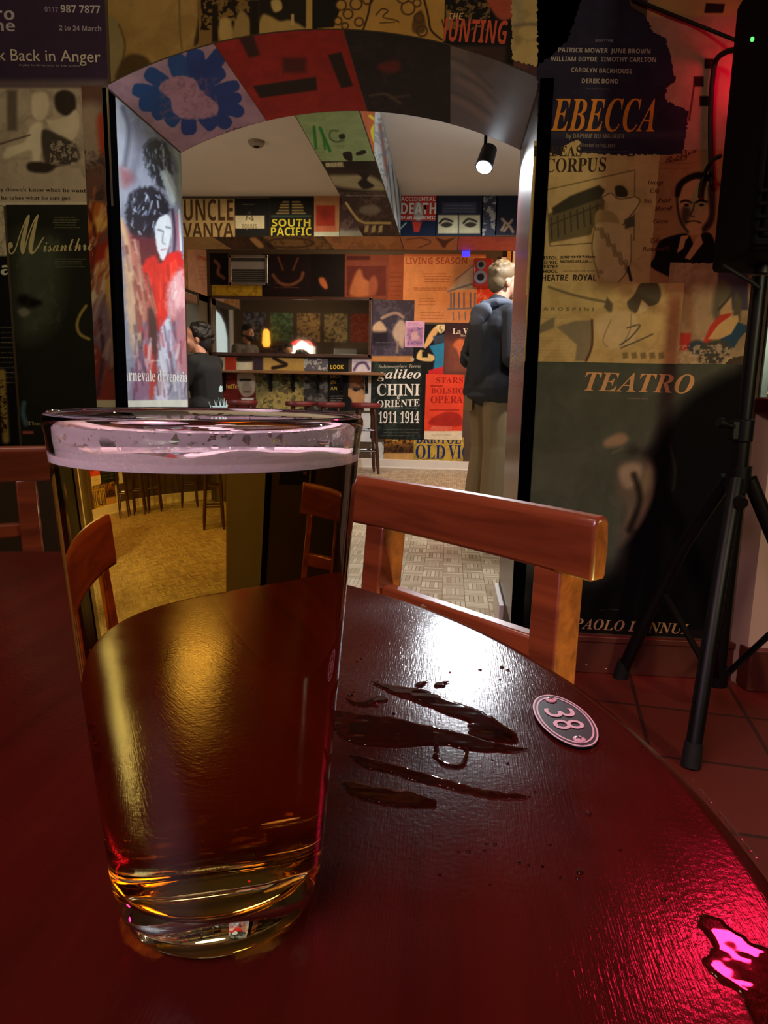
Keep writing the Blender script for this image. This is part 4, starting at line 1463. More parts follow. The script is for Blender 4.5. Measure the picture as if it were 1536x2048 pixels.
pb('orange_flank_poster', 'orange poster with a yellow scrawl on the right flank of the ceiling beam', SBX, (0, 0), (1, 1), '#c4622c', d_bx1, rect=(Y2 + 0.05, 4.05, ZB + 0.005, ZC - 0.005), group=GU)
pb('white_flank_poster', 'white and rose poster on the right flank of the ceiling beam', SBX, (0, 0), (1, 1), '#d8d8d0', lambda a: (a.C.__setitem__(slice(None), srgb('#d4d6d0')), a.line([(760, 250), (772, 330), (784, 380)], 7, '#9c6a64', 3), a.mottle('#7c8a94', 8, 0.5, 0.7, 0.6)), rect=(4.06, 4.9, ZB + 0.005, ZC - 0.005), group=GU)
pb('blue_flank_poster', 'pale blue striped poster at the far end of the ceiling beam flank', SBX, (0, 0), (1, 1), '#b9cad2', lambda a: (a.C.__setitem__(slice(None), srgb('#b9cad2')), [a.line([(776 + i * 4, 330), (790 + i * 4, 460)], 2, '#4c5c70', 1) for i in range(0, 6, 2)]), rect=(4.91, YF - 0.01, ZB + 0.005, ZC - 0.005), group=GU)

# back wall, top row
pb('dim_dancer_poster', 'black poster with a small tan dancer above the mirror, far left', SW, (419, 506), (458, 570), '#171318', lambda a: a.line([(430, 522), (438, 532), (436, 546), (448, 556)], 6, '#8d5c40', 2))
pb('yellow_strip_poster', 'yellow banner poster under the silver framed panel', SW, (424, 570), (524, 592), '#c7a32c', lambda a: a.mottle('#8d741c', 6, 0.5, 0.7, 0.7), layer=2)
pb('horned_poster', 'black poster with dim bronze curls above the mirror', SW, (524, 508), (624, 594), '#1f1214', lambda a: (
    a.line([(546, 550), (560, 566), (580, 570), (600, 560), (606, 546)], 6, '#7a4a34', 2), a.line([(556, 514), (566, 540)], 3, '#7a4a34', 1.5), a.line([(596, 516), (586, 540)], 3, '#7a4a34', 1.5), a.fine(546, 562, 604, 580, 2, '#8d5a3c', 0.7)), layer=1)
pb('flame_poster', 'black poster with one small orange flame above the mirror', SW, (622, 508), (692, 594), '#160c0d', lambda a: a.blob([(638, 556), (648, 556), (656, 574), (650, 578), (640, 568)], '#b5653c', 2), layer=2)


def d_family(a):
    a.rect(688, 505, 780, 600, '#7a3c2a')
    a.rect(694, 532, 772, 592, '#5c241c', 1)
    a.blob([(712, 545), (722, 540), (728, 556), (740, 566), (742, 590), (700, 590)], '#a8623e', 3)
    a.blob([(740, 558), (750, 552), (756, 570), (750, 590), (738, 588)], '#8f4c32', 3)
    a.rect(694, 512, 740, 520, '#4a1c16', 1)


pb('family_poster', 'rust red poster with a dim picture of two figures right above the mirror', SW, (690, 509), (776, 598), '#7a3c2a', d_family, layer=3)
pb('brick_red_poster', 'brick red sheet between the figures poster and the big orange bill', SW, (774, 510), (812, 604), '#8a4428', lambda a: a.fine(780, 540, 806, 596, 6, '#4a2014', 0.6), layer=1)


def d_living(a):
    a.rect(800, 505, 1040, 650, '#d08a56')
    a.rect(800, 505, 1000, 513, '#a85c38', 2)
    a.fine(846, 545, 908, 566, 4, '#7a3c24', 0.8)
    a.fine(826, 574, 905, 582, 2, '#7a3c24', 0.8)
    a.fine(836, 594, 872, 612, 3, '#7a3c24', 0.7)
    a.fine(840, 622, 890, 640, 3, '#7a3c24', 0.7)
    a.poly([(895, 582), (946, 530), (952, 534), (952, 580)], '#b9b0a0', 2, 0.7)
    a.line([(896, 583), (950, 566)], 3, '#6a6a74', 1)
    a.line([(910, 560), (948, 530)], 2, '#6a6a74', 1)
    for x in (902, 908, 918, 928, 941, 950):
        a.line([(x, 586), (x, 616)], 3.2, '#5c6074', 0.8)
    a.line([(896, 618), (956, 616)], 3, '#6a6a74', 1)
    for x in (906, 918, 930):
        a.line([(x, 624), (x + 1, 640)], 2, '#5c6074', 0.8)


pb('season_poster', 'large orange playbill with a drawn portico behind the standing man', SW, (808, 508), (966, 646), '#d08a56', d_living, [
   T('LIVING SEASON', 'sans', 811, 528, 934, 528, 13, '#a8503a')], layer=2)
pb('scarlet_sheet', 'scarlet and cream sheet behind the head of the standing man', SW, (955, 560), (990, 640), '#d8432c', lambda a: a.mottle('#e6a07c', 8, 0.5, 0.65, 0.8), layer=3)


def d_dancers(a):
    a.rect(740, 600, 826, 726, '#3c3442')
    a.mottle('#5c5464', 10, 0.5, 0.7, 0.6)
    a.blob([(746, 652), (760, 642), (772, 656), (770, 664), (748, 666)], '#c9a98c', 2)
    a.line([(764, 636), (790, 626), (806, 634)], 6, '#a08474', 2)
    a.blob([(786, 660), (800, 640), (812, 650), (810, 680), (806, 696), (798, 690), (788, 676)], '#b9a08e', 2.5)
    a.line([(796, 684), (794, 704)], 5, '#8d7868', 2)
    a.rect(744, 664, 776, 690, '#221c26', 4)
    a.fine(748, 682, 784, 688, 1, '#8f8690', 0.7)
    a.rect(740, 712, 826, 726, '#b9814c', 1)


pb('ballet_poster', 'slate photograph poster of dancers right of the mirror', SW, (743, 600), (826, 724), '#3c3442', d_dancers, layer=3)


def d_flyer(a):
    a.rect(808, 640, 850, 698, '#d9a8cc')
    a.rect(814, 656, 846, 692, '#a87aa4', 3)
    a.ell(830, 672, 9, 9, '#c9a0a4', 2)
    a.mottle('#6e5a8c', 4, 0.55, 0.65, 0.8, (814, 654, 846, 692))
    a.fine(814, 646, 844, 652, 2, '#8a6a9c', 0.7)


pb('lilac_flyer', 'small lilac flyer pinned over the slate photograph poster', SW, (811, 642), (848, 695), '#d9a8cc', d_flyer, layer=6, cat='flyer')


def d_pirate(a):
    a.rect(815, 640, 894, 750, '#131014')
    a.blob([(848, 692), (858, 668), (872, 652), (876, 662), (866, 680), (852, 696)], '#e0b070', 1)
    a.blob([(874, 650), (891, 649), (890, 660), (881, 667), (875, 660)], '#e8d6a0', 1)
    a.line([(882, 652), (879, 657), (884, 660), (882, 664)], 1.5, '#3a3428', 0.7)
    a.poly([(858, 692), (890, 684), (890, 742), (866, 742), (870, 714)], '#2a7fa8', 1.5)
    a.poly([(866, 672), (890, 668), (890, 684), (868, 688)], '#3a4658', 1.5)
    a.blob([(833, 716), (840, 700), (854, 706), (868, 712), (866, 722), (846, 722)], '#d9b878', 1)
    a.rect(844, 703, 856, 715, '#131014', 1)
    a.poly([(852, 742), (890, 732), (890, 750), (852, 750)], '#c8282c', 1)


pb('leaf_poster', 'black poster with a yellow leaf, blue water and red base', SW, (816, 648), (892, 748), '#131014', d_pirate, [T('TOM', 'sans', 821, 722, 828, 722, 6, '#d8d0c0')], layer=2)


def d_lav(a):
    a.rect(886, 640, 970, 752, '#3a2428')
    a.rect(886, 676, 970, 752, '#7a4436', 14)
    a.blob([(906, 690), (918, 678), (934, 684), (930, 704), (922, 716), (914, 700)], '#d8744a', 3)
    a.blob([(922, 700), (936, 690), (938, 724), (926, 730)], '#b9583c', 4)


pb('veil_poster', 'dusky poster with cream title and an orange figure, half behind the man', SW, (890, 646), (966, 748), '#3a2428', d_lav, [
   T('La Verita', 'serif', 905, 668, 966, 668, 11, '#ece4d4'), T('Pirandello', 'serif', 921, 673, 950, 673, 4, '#cfc4b0')], layer=3)


def d_galileo(a):
    a.rect(736, 716, 860, 886, '#1c201e')
    a.mottle('#33423a', 12, 0.5, 0.66, 0.8)
    a.fine(762, 856, 846, 874, 3, '#8a8f88', 0.6)
    a.fine(760, 814, 840, 818, 1, '#9aa8b0', 0.7)
    a.rect(842, 726, 856, 884, '#10110f', 3)


pb('chini_poster', 'tall black exhibition poster with stacked white lettering beside the stool', SW, (743, 724), (853, 880), '#1c201e', d_galileo, [
   T('Salsomaggiore Terme', 'ital', 757, 736, 842, 735, 6, '#a8a498'),
   T('galileo', 'ital', 754, 757, 841, 757, 18, '#f0ede6'), T('CHINI', 'serif', 754, 791, 839, 791, 23, '#f0ede6'), T('e', 'ital', 794, 798, 801, 798, 11, '#f0ede6'),
   T('ORIENTE', 'serif', 754, 815, 839, 812, 14, '#f0ede6'), T('1911 1914', 'serif', 757, 846, 838, 846, 22, '#f0ede6')], layer=5)


def d_star(a):
    a.rect(845, 740, 930, 886, '#e2452a')
    a.line([(862, 772), (884, 772)], 2.5, '#8a1c14', 0.8)
    a.line([(860, 820), (918, 820)], 2, '#8a1c14', 0.8)
    a.blob([(862, 838), (886, 826), (906, 824), (922, 832), (922, 852), (862, 850)], '#a8281c', 2)
    a.fine(858, 852, 916, 860, 2, '#e8b8a4', 0.8)
    a.rect(845, 862, 930, 886, '#e4d8bc', 1)
    a.fine(862, 866, 908, 874, 1, '#a89878', 0.7)


pb('opera_poster', 'bright red opera bill with dark red serif capitals beside the man', SW, (852, 748), (924, 880), '#e2452a', d_star, [
   T('STARS', 'serif', 872, 766, 926, 766, 11, '#a02018'), T('BOLSHOI', 'serif', 862, 787, 934, 787, 11, '#a02018'), T('OPERA', 'serif', 861, 806, 926, 806, 14, '#a02018')], layer=6)


def d_old(a):
    a.rect(820, 868, 920, 932, '#c4a444')
    a.mottle('#8a7a34', 8, 0.5, 0.65, 0.7)


pb('blue_serif_poster', 'mustard poster with broken navy serif capitals at the baseboard', SW, (828, 872), (926, 924), '#c4a444', d_old, [
   T('BRISTOL', 'serif', 832, 886, 922, 888, 22, '#1c2c6a'), T('OLD', 'serif', 831, 917, 890, 918, 27, '#1c2c6a'), T('VIC', 'serif', 896, 917, 940, 918, 27, '#1c2c6a')], layer=3)
pb('gold_scene_poster', 'small brown and gold scene poster at the baseboard beside the stool', SW, (768, 872), (830, 922), '#5c3a20', lambda a: (
    a.rect(766, 870, 832, 890, '#a8742c', 5), a.mottle('#2a1a10', 6, 0.5, 0.6, 0.8), a.rect(766, 906, 832, 922, '#c49a5c', 1.5)), [T('OLD', 'sans', 784, 882, 796, 882, 7, '#e8c45c')], layer=2)
pb('white_sheet', 'plain white sheet low on the back wall behind the stool legs', SW, (722, 826), (748, 884), '#d8dce2', None, layer=3)
pb('white_scrap', 'white scrap with a dark corner beside the gold scene poster', SW, (742, 884), (770, 922), '#cfd2d2', lambda a: a.mottle('#5c5048', 8, 0.55, 0.62, 0.8), layer=1)

# under and just over the drinks shelf
pb('tartuffe_poster', 'dark red poster with gold title under the shelf, far left', SW, (424, 746), (478, 822), '#6e1f18', lambda a: (a.fine(430, 786, 462, 812, 4, '#a8604c', 0.7), a.fine(436, 750, 470, 758, 2, '#a8604c', 0.7)), [T('Tartuffe', 'serif', 431, 777, 475, 777, 9, '#d8a850')], layer=2)


def d_face(a):
    a.rect(470, 742, 514, 824, '#5c1c1a')
    a.blob([(474, 748), (508, 748), (510, 780), (500, 792), (486, 792), (476, 774)], '#b9a894', 2)
    a.rect(480, 758, 502, 762, '#2a201c', 1.5)
    a.blob([(486, 766), (500, 766), (504, 788), (494, 792), (484, 786)], '#8d7c6c', 2, 0.7)
    a.line([(488, 784), (500, 784)], 2, '#3a2420', 1)
    a.poly([(482, 796), (508, 796), (506, 802), (484, 802)], '#d8d4cc', 1)


pb('pale_face_poster', 'maroon poster with a large pale face under the shelf', SW, (474, 744), (512, 822), '#5c1c1a', d_face, layer=3)
pb('meadow_poster', 'olive and straw landscape poster under the shelf', SW, (508, 744), (612, 822), '#7a7048', lambda a: (
    a.blob([(512, 800), (540, 784), (580, 776), (612, 784), (612, 822), (512, 822)], '#b5a05c', 8), a.mottle('#3a3c28', 6, 0.5, 0.6, 0.9, (508, 744, 612, 778)), a.mottle('#4a4430', 5, 0.6, 0.66, 0.7)), layer=2)
pb('charcoal_poster', 'charcoal poster with grey figures under the shelf', SW, (608, 744), (660, 822), '#3a3634', lambda a: (a.mottle('#77706a', 7, 0.52, 0.62, 0.8), a.fine(616, 794, 650, 802, 2, '#a8a49c', 0.7)), layer=4)
pb('yellow_words_poster', 'black poster with a column of yellow capitals under the shelf', SW, (656, 716), (696, 822), '#171411', lambda a: a.fine(660, 790, 686, 804, 3, '#b9b4a8', 0.8), [
   T('LOOK', 'sans', 661, 738, 687, 738, 8, '#d8b43c'), T('BACK', 'sans', 661, 756, 680, 756, 7, '#b99a3c'), T('IN', 'sans', 661, 768, 672, 768, 7, '#b99a3c'), T('AN', 'sans', 661, 780, 674, 780, 7, '#b99a3c')], layer=5)
pb('acrobats_poster', 'white edged poster with orange tumbling figures under the shelf', SW, (690, 744), (744, 822), '#1c1820', lambda a: (
    a.rect(728, 744, 746, 822, '#d8d4cc', 1), a.rect(698, 748, 728, 776, '#8a5a3c', 4), a.blob([(684, 782), (700, 776), (712, 784), (724, 778), (730, 796), (722, 812), (708, 806), (698, 794)], '#d09a64', 1.5, 1, 2)), layer=4)
pb('straw_sheet', 'straw coloured sheet with a dark crouching figure between mirror and shelf', SW, (470, 714), (610, 742), '#b9944c', lambda a: (
    a.blob([(472, 714), (500, 712), (508, 722), (480, 728)], '#2a1c14', 3), a.line([(548, 716), (562, 724), (572, 730), (546, 736)], 7, '#2a1c14', 1.5), a.rect(506, 712, 526, 742, '#3a2c34', 2), a.rect(474, 724, 504, 742, '#cfc4a4', 2)), layer=1)
pb('red_scrap', 'red scrap between mirror and shelf, left end', SW, (440, 714), (472, 740), '#a8341f', lambda a: a.rect(430, 714, 450, 742, '#b9b48c', 1), layer=2)
pb('ash_sheet', 'ash grey sheet with white swirls between mirror and shelf', SW, (608, 716), (656, 742), '#5c5a60', lambda a: a.mottle('#c9c4bc', 5, 0.55, 0.62, 0.8), layer=2)
pb('purple_swirl_sheet', 'white sheet with a purple swirl at the mirror corner', SW, (704, 716), (742, 744), '#d0c4cc', lambda a: a.line([(708, 740), (716, 728), (730, 726), (738, 738)], 5, '#5c4a6e', 1.5), layer=2)

# header on the left
SH = Surf('X', -2.735)
pb('tan_header_poster', 'tan poster with dark capitals on the side beam, left', SH, (0, 0), (1, 1), '#b08858', lambda a: a.mottle('#8a6238', 8, 0.5, 0.65, 0.6), [T('LOPEZ', 'sans', 384, 566, 408, 578, 12, '#5c3018')], rect=(6.80, 7.42, 1.87, 2.42), group='posters on the side beam')
pb('pink_header_poster', 'pinkish poster with red capitals on the side beam, right', SH, (0, 0), (1, 1), '#c49a80', lambda a: a.fine(396, 530, 414, 570, 5, '#8a5a44', 0.5), [T('OPERA', 'sans', 394, 519, 414, 522, 8, '#a82c28')], rect=(7.43, 8.02, 1.87, 2.36), group='posters on the side beam')

# rear of the arch wall, seen in the mirror
SR = Surf('Y', Y2)
SR.pt = lambda a, b, e: np.stack([np.asarray(a, float) + 0 * np.asarray(b, float), np.full(np.broadcast(np.asarray(a), np.asarray(b)).shape, Y2 + e), np.asarray(b, float) + 0 * np.asarray(a, float)], -1)
for _x, _z, _w, _h, _c, _d, _l in [(-3.6, 1.95, 0.42, 0.5, '#3a3c48', '#8a8c98', 'slate poster with grey flecks'), (-3.1, 1.95, 0.42, 0.5, '#4a5c44', '#7a9a70', 'moss green poster'),
                                   (-2.6, 1.95, 0.42, 0.5, '#b5935c', '#3a2c1c', 'straw poster with dark figures'), (-2.1, 1.95, 0.42, 0.5, '#a89060', '#33302a', 'sand poster with one dark shape'),
                                   (-1.6, 1.95, 0.45, 0.5, '#7a3424', '#94503a', 'brick red poster'), (-3.3, 1.42, 0.42, 0.42, '#2a2830', '#5c5a66', 'black poster'), (-2.75, 1.42, 0.42, 0.42, '#8a7c50', '#4a4430', 'ochre poster')]:
    poster('rear_poster', _l + ' behind the arch, seen in the mirror', SR, (0, 0), (1, 1), _c, (lambda dd: lambda a: a.mottle(dd, 14, 0.5, 0.62, 0.8))(_d), rect=(_x - _w / 2, _x + _w / 2, _z - _h / 2, _z + _h / 2), step=6, layer=1, group='posters on the rear of the arch wall')
# ------------------------------------------------------------------ chairs
def chair(name, label, cx, cy, rz):
    """origin on the floor under the top rail; local x along the rail, local -y towards the table"""
    t = thing(name, label, 'chair', (cx, cy, 0), rz, 'cafe chairs at the round table')
    W = 0.186
    rail = MB()
    n = 12
    prof = [(-0.012, 0.0), (0.012, 0.0), (0.014, 0.03), (0.012, 0.056), (0.006, 0.061), (-0.006, 0.061), (-0.012, 0.056)]
    vs, fs = [], []
    xs_ = np.linspace(-W, W, n + 1)
    for x in xs_:
        bow = 0.010 * (1 - (x / W) ** 2)
        for a, b in prof:
            vs.append((x, a + bow, 0.740 + b))
    k = len(prof)
    for i in range(n):
        for j in range(k):
            j2 = (j + 1) % k
            fs.append((i * k + j, (i + 1) * k + j, (i + 1) * k + j2, i * k + j2))
    fs += [tuple(range(k)), tuple(n * k + j for j in range(k - 1, -1, -1))]
    rail.add(vs, fs)
    rail.build('top_rail', M_CHAIR, t, bevel=0.004)
    for s in (-1, 1):
        p = MB()
        p.bar((s * 0.132, 0.014, 0.742), (s * 0.140, -0.004, 0.46), 0.034, 0.040, up=(0, 1, 0.05))
        p.bar((s * 0.140, -0.004, 0.47), (s * 0.152, 0.045, 0.0), 0.034, 0.040, up=(0, 1, 0.05), w2=0.028, h2=0.03)
        p.build('back_leg', M_CHAIR, t, bevel=0.003)
        MB().bar((s * 0.165, -0.36, 0.43), (s * 0.168, -0.365, 0.0), 0.036, 0.036, up=(0, 1, 0), w2=0.028, h2=0.028).build('front_leg', M_CHAIR, t, bevel=0.003)
        MB().box(s * 0.15 - 0.01, s * 0.15 + 0.01, -0.35, 0.0, 0.18, 0.205).build('stretcher', M_CHAIR, t, bevel=0.003)
    MB().box(-0.120, 0.120, -0.004, 0.016, 0.642, 0.667).build('lower_rail', M_CHAIR, t, bevel=0.004)
    MB().box(-0.17, 0.17, -0.36, 0.0, 0.385, 0.43).build('seat_frame', M_CHAIR, t, bevel=0.004)
    st = MB().prism([(-0.2, -0.40), (0.2, -0.40), (0.185, 0.015), (-0.185, 0.015)], lambda a, b, q: (a, b, q), 0.43, 0.452)
    st.build('seat', M_CHAIR, t, bevel=0.008)
    return t


chair('cafe_chair', 'reddish brown wooden chair with open back, between table edge and archway', 0.011, 0.7875, radians(-43.8))
chair('cafe_chair', 'brown wooden chair in shadow, cut by the left edge beside the glass', -0.838, 1.091, radians(34.1))

# ------------------------------------------------------------------ round table with its number plate
TC, TR = (-0.323, 0.213), 0.442
tb = thing('round_table', 'round dark red wooden table, wet with spilled drink', 'table', (TC[0], TC[1], 0))
MB().lathe([(0, 0.722), (TR - 0.012, 0.722), (TR - 0.004, 0.724), (TR, 0.730), (TR, 0.743), (TR - 0.002, 0.748), (TR - 0.007, 0.75), (TR - 0.009, 0.75), (TR - 0.02, 0.75), (0, 0.75)], 128).build('tabletop', M_TABLE, tb, smooth=30)
MB().lathe([(0, 0.06), (0.05, 0.06), (0.045, 0.12), (0.032, 0.2), (0.032, 0.6), (0.05, 0.69), (0.12, 0.705), (0.12, 0.722), (0, 0.722)], 32).build('pedestal', M_BLACKMETAL, tb)
MB().lathe([(0, 0.0), (0.24, 0.0), (0.245, 0.012), (0.2, 0.03), (0.06, 0.055), (0.05, 0.062), (0, 0.062)], 48).build('foot_plate', M_BLACKMETAL, tb)
PD = np.array((0.170, -0.985))           # long axis of the plate
PU = np.array((0.985, 0.170))
PC = np.array((0.0637, 0.3425))


def pl(a, b, z):
    p = PC + PD * a + PU * b
    return (p[0], p[1], z)


def oval(ra, rb, n=56):
    return [(ra * cos(2 * pi * i / n), rb * sin(2 * pi * i / n)) for i in range(n)]


M_PLATE = simple('plate_black_enamel', '#08070b', 0.4, var=0.02, spec=0.2)
M_PINK = simple('plate_white_enamel', '#b8979f', 0.35, var=0.02)
pm = MB()
pm.prism(oval(0.0285, 0.0142), pl, 0.7500, 0.7516, 0)
plate = pm.build('number_plate', M_PLATE, tb, world=True, bevel=0.0004, label='black oval number plate reading 38')
rg = MB()
for r0, r1, z in ((1.0, 0.93, 0.7517), (0.885, 0.835, 0.7518)):
    o0, o1 = oval(0.0283 * r0, 0.0140 * r0 - 0.0), oval(0.0283 * r0 - 0.0012 if r0 < 1 else 0.0283 - 0.001, 0.0140 * r0 - 0.0008)
    n = len(o0)
    rg.add([pl(a, b, z) for a, b in o0] + [pl(a, b, z) for a, b in o1] + [pl(a, b, 0.7512) for a, b in o0], [(i, (i + 1) % n, n + (i + 1) % n, n + i) for i in range(n)] + [(2 * n + i, 2 * n + (i + 1) % n, (i + 1) % n, i) for i in range(n)])
rg.build('rim_lines', M_PINK, plate, world=True, label='pinkish white rim lines')
for ch, a0 in (('3', -0.0115), ('8', 0.0015)):
    g, gf = glyphs(ch, 'plain')
    gw = g[:, 0].max() - g[:, 0].min()
    H = 0.0150
    mbx = MB()
    mbx.add([pl(a0 + (x - g[:, 0].min()) / gw * 0.0098, (y - 0.5) * H, 0.7519) for x, y in g], gf)
    mbx.build('numeral', M_PINK, plate, world=True, smooth=None, fix=False)
for a in (-0.0218, 0.0216):
    sc_ = MB()
    c = pl(a, 0, 0.7515)
    sc_.lathe([(0.0030, 0), (0.0030, 0.0006), (0.0022, 0.0011), (0, 0.0013)], 20, c, 0)
    for q in (0.4, 0.4 + pi / 2):
        d = np.array((cos(q), sin(q), 0)) * 0.0017
        cc = np.array(c) + (0, 0, 0.00125)
        sc_.bar(cc - d, cc + d, 0.0006, 0.0003, 1)
    sc_.build('screw', [M_PINK, M_BLACK], plate, world=True)

# ------------------------------------------------------------------ loudspeaker on its tripod
PX0, PY0 = 0.785, 1.985
st = thing('speaker_stand', 'black tripod speaker stand in front of the poster wall', 'stand', (PX0, PY0, 0))
MB().tube([(0, 0, 0.10), (0, 0, 0.84)], 0.0215, 20).build('pole', M_BLACKMETAL, st)
MB().tube([(0, 0, 0.80), (0, 0, 1.215)], 0.0185, 20).build('upper_pole', M_BLACKMETAL, st)
cl = MB()
cl.tube([(0, 0, 0.79), (0, 0, 0.85)], 0.026, 20)
cl.box(-0.034, -0.014, -0.018, 0.018, 0.795, 0.845)
cl.build('clamp', M_BLACKMETAL, st, bevel=0.003)
kn = MB().tube([(-0.03, -0.012, 0.83), (-0.062, -0.02, 0.838)], 0.008, 12).tube([(-0.062, -0.02, 0.838), (-0.074, -0.023, 0.841)], 0.014, 12)
kn.build('knob', M_BLACKMETAL, st)
hb = MB().tube([(0, 0, 0.655), (0, 0, 0.725)], 0.032, 20)
hub = hb.build('leg_hub', M_BLACKMETAL, st)
MB().tube([(0, 0, 0.10), (0, 0, 0.155)], 0.030, 20).build('lower_collar', M_BLACKMETAL, st)
MB().tube([(-0.02, -0.03, 0.655), (-0.02, -0.075, 0.64)], 0.008, 12).tube([(-0.02, -0.075, 0.64), (-0.02, -0.09, 0.636)], 0.017, 12).build('knob', M_BLACKMETAL, st)
M_TAPE = simple('pink_tape', '#c8386a', 0.5)
feet = [(0.634 - PX0, 1.700 - PY0), (0.590 - PX0, 2.235 - PY0), (0.785 + 0.30 - PX0, 1.99 - PY0)]
for i, (fx, fy) in enumerate(feet):
    u = np.array((fx, fy, 0)) / hypot(fx, fy)
    top = u * 0.03 + (0, 0, 0.69)
    ft = np.array((fx, fy, 0.03))
    bowp = (top + ft) / 2 + u * 0.03
    lg = MB()
    lg.tube([top, top * 0.7 + ft * 0.3 + u * 0.02, top * 0.35 + ft * 0.65 + u * 0.015, ft], 0.0195, 14)
    leg = lg.build('leg', M_BLACKMETAL, st)
    MB().tube([ft + (0, 0, 0.03) - u * 0.005, ft - (0, 0, 0.029) + u * 0.008], [0.022, 0.024], 14).build('rubber_foot', M_RUBBER, leg)
    if i == 2:
        a = top * 0.72 + ft * 0.28 + u * 0.02
        b = top * 0.66 + ft * 0.34 + u * 0.02
        MB().tube([a, b], 0.0210, 14).build('tape_band', M_TAPE, leg, label='pink tape band')
    mid = top * 0.45 + ft * 0.55 + u * 0.012
    MB().bar(mid, np.array((0, 0, 0.13)) + u * 0.025, 0.022, 0.007, up=(0, 0, 1)).build('brace', M_BLACKMETAL, st)

M_SPK = simple('speaker_cabinet', '#050406', 0.8, bump=0.3, scale=220, spec=0.12)
M_GRILLE = simple('speaker_grille', '#040405', 0.8, bump=0.5, scale=500, spec=0.12)
sp = thing('loudspeaker', 'black loudspeaker with a green pilot light, up on the stand', 'loudspeaker', (PX0, PY0, 1.24))
cab = MB()
cab.prism([(-0.108, -0.20), (0.23, -0.20), (0.18, 0.12), (-0.083, 0.12)], lambda a, b, q: (a, b, q), 0.0, 0.66)
cab.build('cabinet', M_SPK, sp, bevel=0.012)
MB().box(-0.088, 0.21, -0.213, -0.198, 0.03, 0.63).build('grille', M_GRILLE, sp, bevel=0.004)
for i in range(5):
    MB().box(-0.106, 0.228, -0.216, -0.198, 0.012 + i * 0.028, 0.022 + i * 0.028).build('louvre', M_SPK, sp, bevel=0.003)
gx = on_y(1505, 78, PY0 - 0.217)
led = MB().ell((gx[0] - PX0, -0.216, gx[2] - 1.24), (0.004, 0.003, 0.005), 12, 8)
led.build('pilot_light', glow('green_pilot', '#40ff50', 3.0), sp, label='small green pilot light')
MB().tube([(0, 0, -0.02), (0, 0, 0.03)], 0.03, 20).build('socket', M_BLACKMETAL, sp)


def cable(name, label, pts, r, mat=M_RUBBER):
    P = []
    p = [np.array(q, float) for q in pts]
    for i in range(len(p) - 1):
        p0, p1, p2, p3 = p[max(i - 1, 0)], p[i], p[i + 1], p[min(i + 2, len(p) - 1)]
        for t in np.arange(8) / 8:
            P.append(0.5 * (2 * p1 + (p2 - p0) * t + (2 * p0 - 5 * p1 + 4 * p2 - p3) * t * t + (3 * p1 - p0 - 3 * p2 + p3) * t ** 3))
    P.append(p[-1])
    o = MB().tube(P, r, 10).build(name, mat, smooth=180)
    return tag(o, label, 'cable', 'black cables by the loudspeaker')


cable('cable', 'thick black cable looping from the loudspeaker down the wall', [on_y(1478, 98, 2.10), on_y(1452, 104, 2.18), on_y(1432, 122, 2.26), on_y(1424, 170, 2.27), on_y(1421, 240, 2.272), on_y(1422, 330, 2.272), on_y(1424, 372, 2.272)], 0.0075)
cable('cable', 'thin black cable stretched down to the loudspeaker along the wall top', [on_y(1262, -4, 2.275), on_y(1330, 24, 2.272), on_y(1400, 52, 2.268), on_y(1480, 84, 2.2)], 0.005)
cable('cable', 'short black cable hooking out below the first loop', [on_y(1440, 312, 2.12), on_y(1424, 322, 2.2), on_y(1410, 346, 2.268), on_y(1402, 372, 2.274), on_y(1400, 395, 2.276)], 0.006)
cable('cable', 'black cable slanting from loudspeaker bottom to the stand pole', [on_y(1446, 530, 1.93), on_y(1470, 545, 1.94), on_y(1500, 562, 1.945), on_y(1520, 577, 1.95)], 0.005)

# lamp on the ledge in the lit hatch
tl = thing('table_lamp', 'small glowing cream lamp on the ledge at the right edge', 'lamp', (1.02, 2.40, 0.905))
MB().lathe([(0, 0), (0.04, 0), (0.04, 0.012), (0.012, 0.02), (0.01, 0.05), (0, 0.05)], 20).build('base', M_CHROME, tl)
MB().lathe([(0.075, 0.03), (0.07, 0.07), (0.045, 0.115), (0.02, 0.128), (0, 0.13)], 28).build('lamp_shade', glow('lamp_shade_glow', '#f3dfa8', 1.3), tl)

# ------------------------------------------------------------------ spotlight behind the arch
lx, ly, lz = LAMP_POS
sl = thing('spotlight', 'dazzling white spotlight hanging under the ceiling just behind the arch', 'lamp', (lx, ly, ZC))
MB().tube([(0, 0.02, 0), (0, 0.02, -0.02)], 0.045, 24).build('ceiling_plate', M_BLACKMETAL, sl)
MB().tube([(0, 0.02, -0.01), (0, 0.02, -0.56)], 0.007, 10).build('stem', M_BLACKMETAL, sl)
ax = np.array((-0.30, 2.2, 0.2)) - np.array((lx, ly, lz))
ax /= np.linalg.norm(ax)
c0 = np.array((0, 0, lz - ZC))
MB().tube([c0 - ax * 0.09, c0 - ax * 0.08, c0 + ax * 0.014], [0.02, 0.032, 0.036], 24, 0, True).build('lamp_head', M_BLACKMETAL, sl)
MB().tube([c0 + ax * 0.010, c0 + ax * 0.017, c0 + ax * 0.020], [0.032, 0.031, 0.024], 24).build('bulb', glow('white_bulb', '#eaf4ff', 10.0), sl)

# ------------------------------------------------------------------ fittings of the back room
sd = thing('smoke_detector', 'small round smoke detector on the dim ceiling', 'smoke detector', (-1.293, 4.809, ZC))
MB().lathe([(0, -0.03), (0.035, -0.03), (0.05, -0.018), (0.055, 0.0), (0, 0.0)], 28).build('body', simple('aged_plastic', '#8a7c6c', 0.5), sd)
MB().lathe([(0, -0.036), (0.018, -0.036), (0.02, -0.03), (0, -0.03)], 20).build('sensor', M_BLACK, sd)

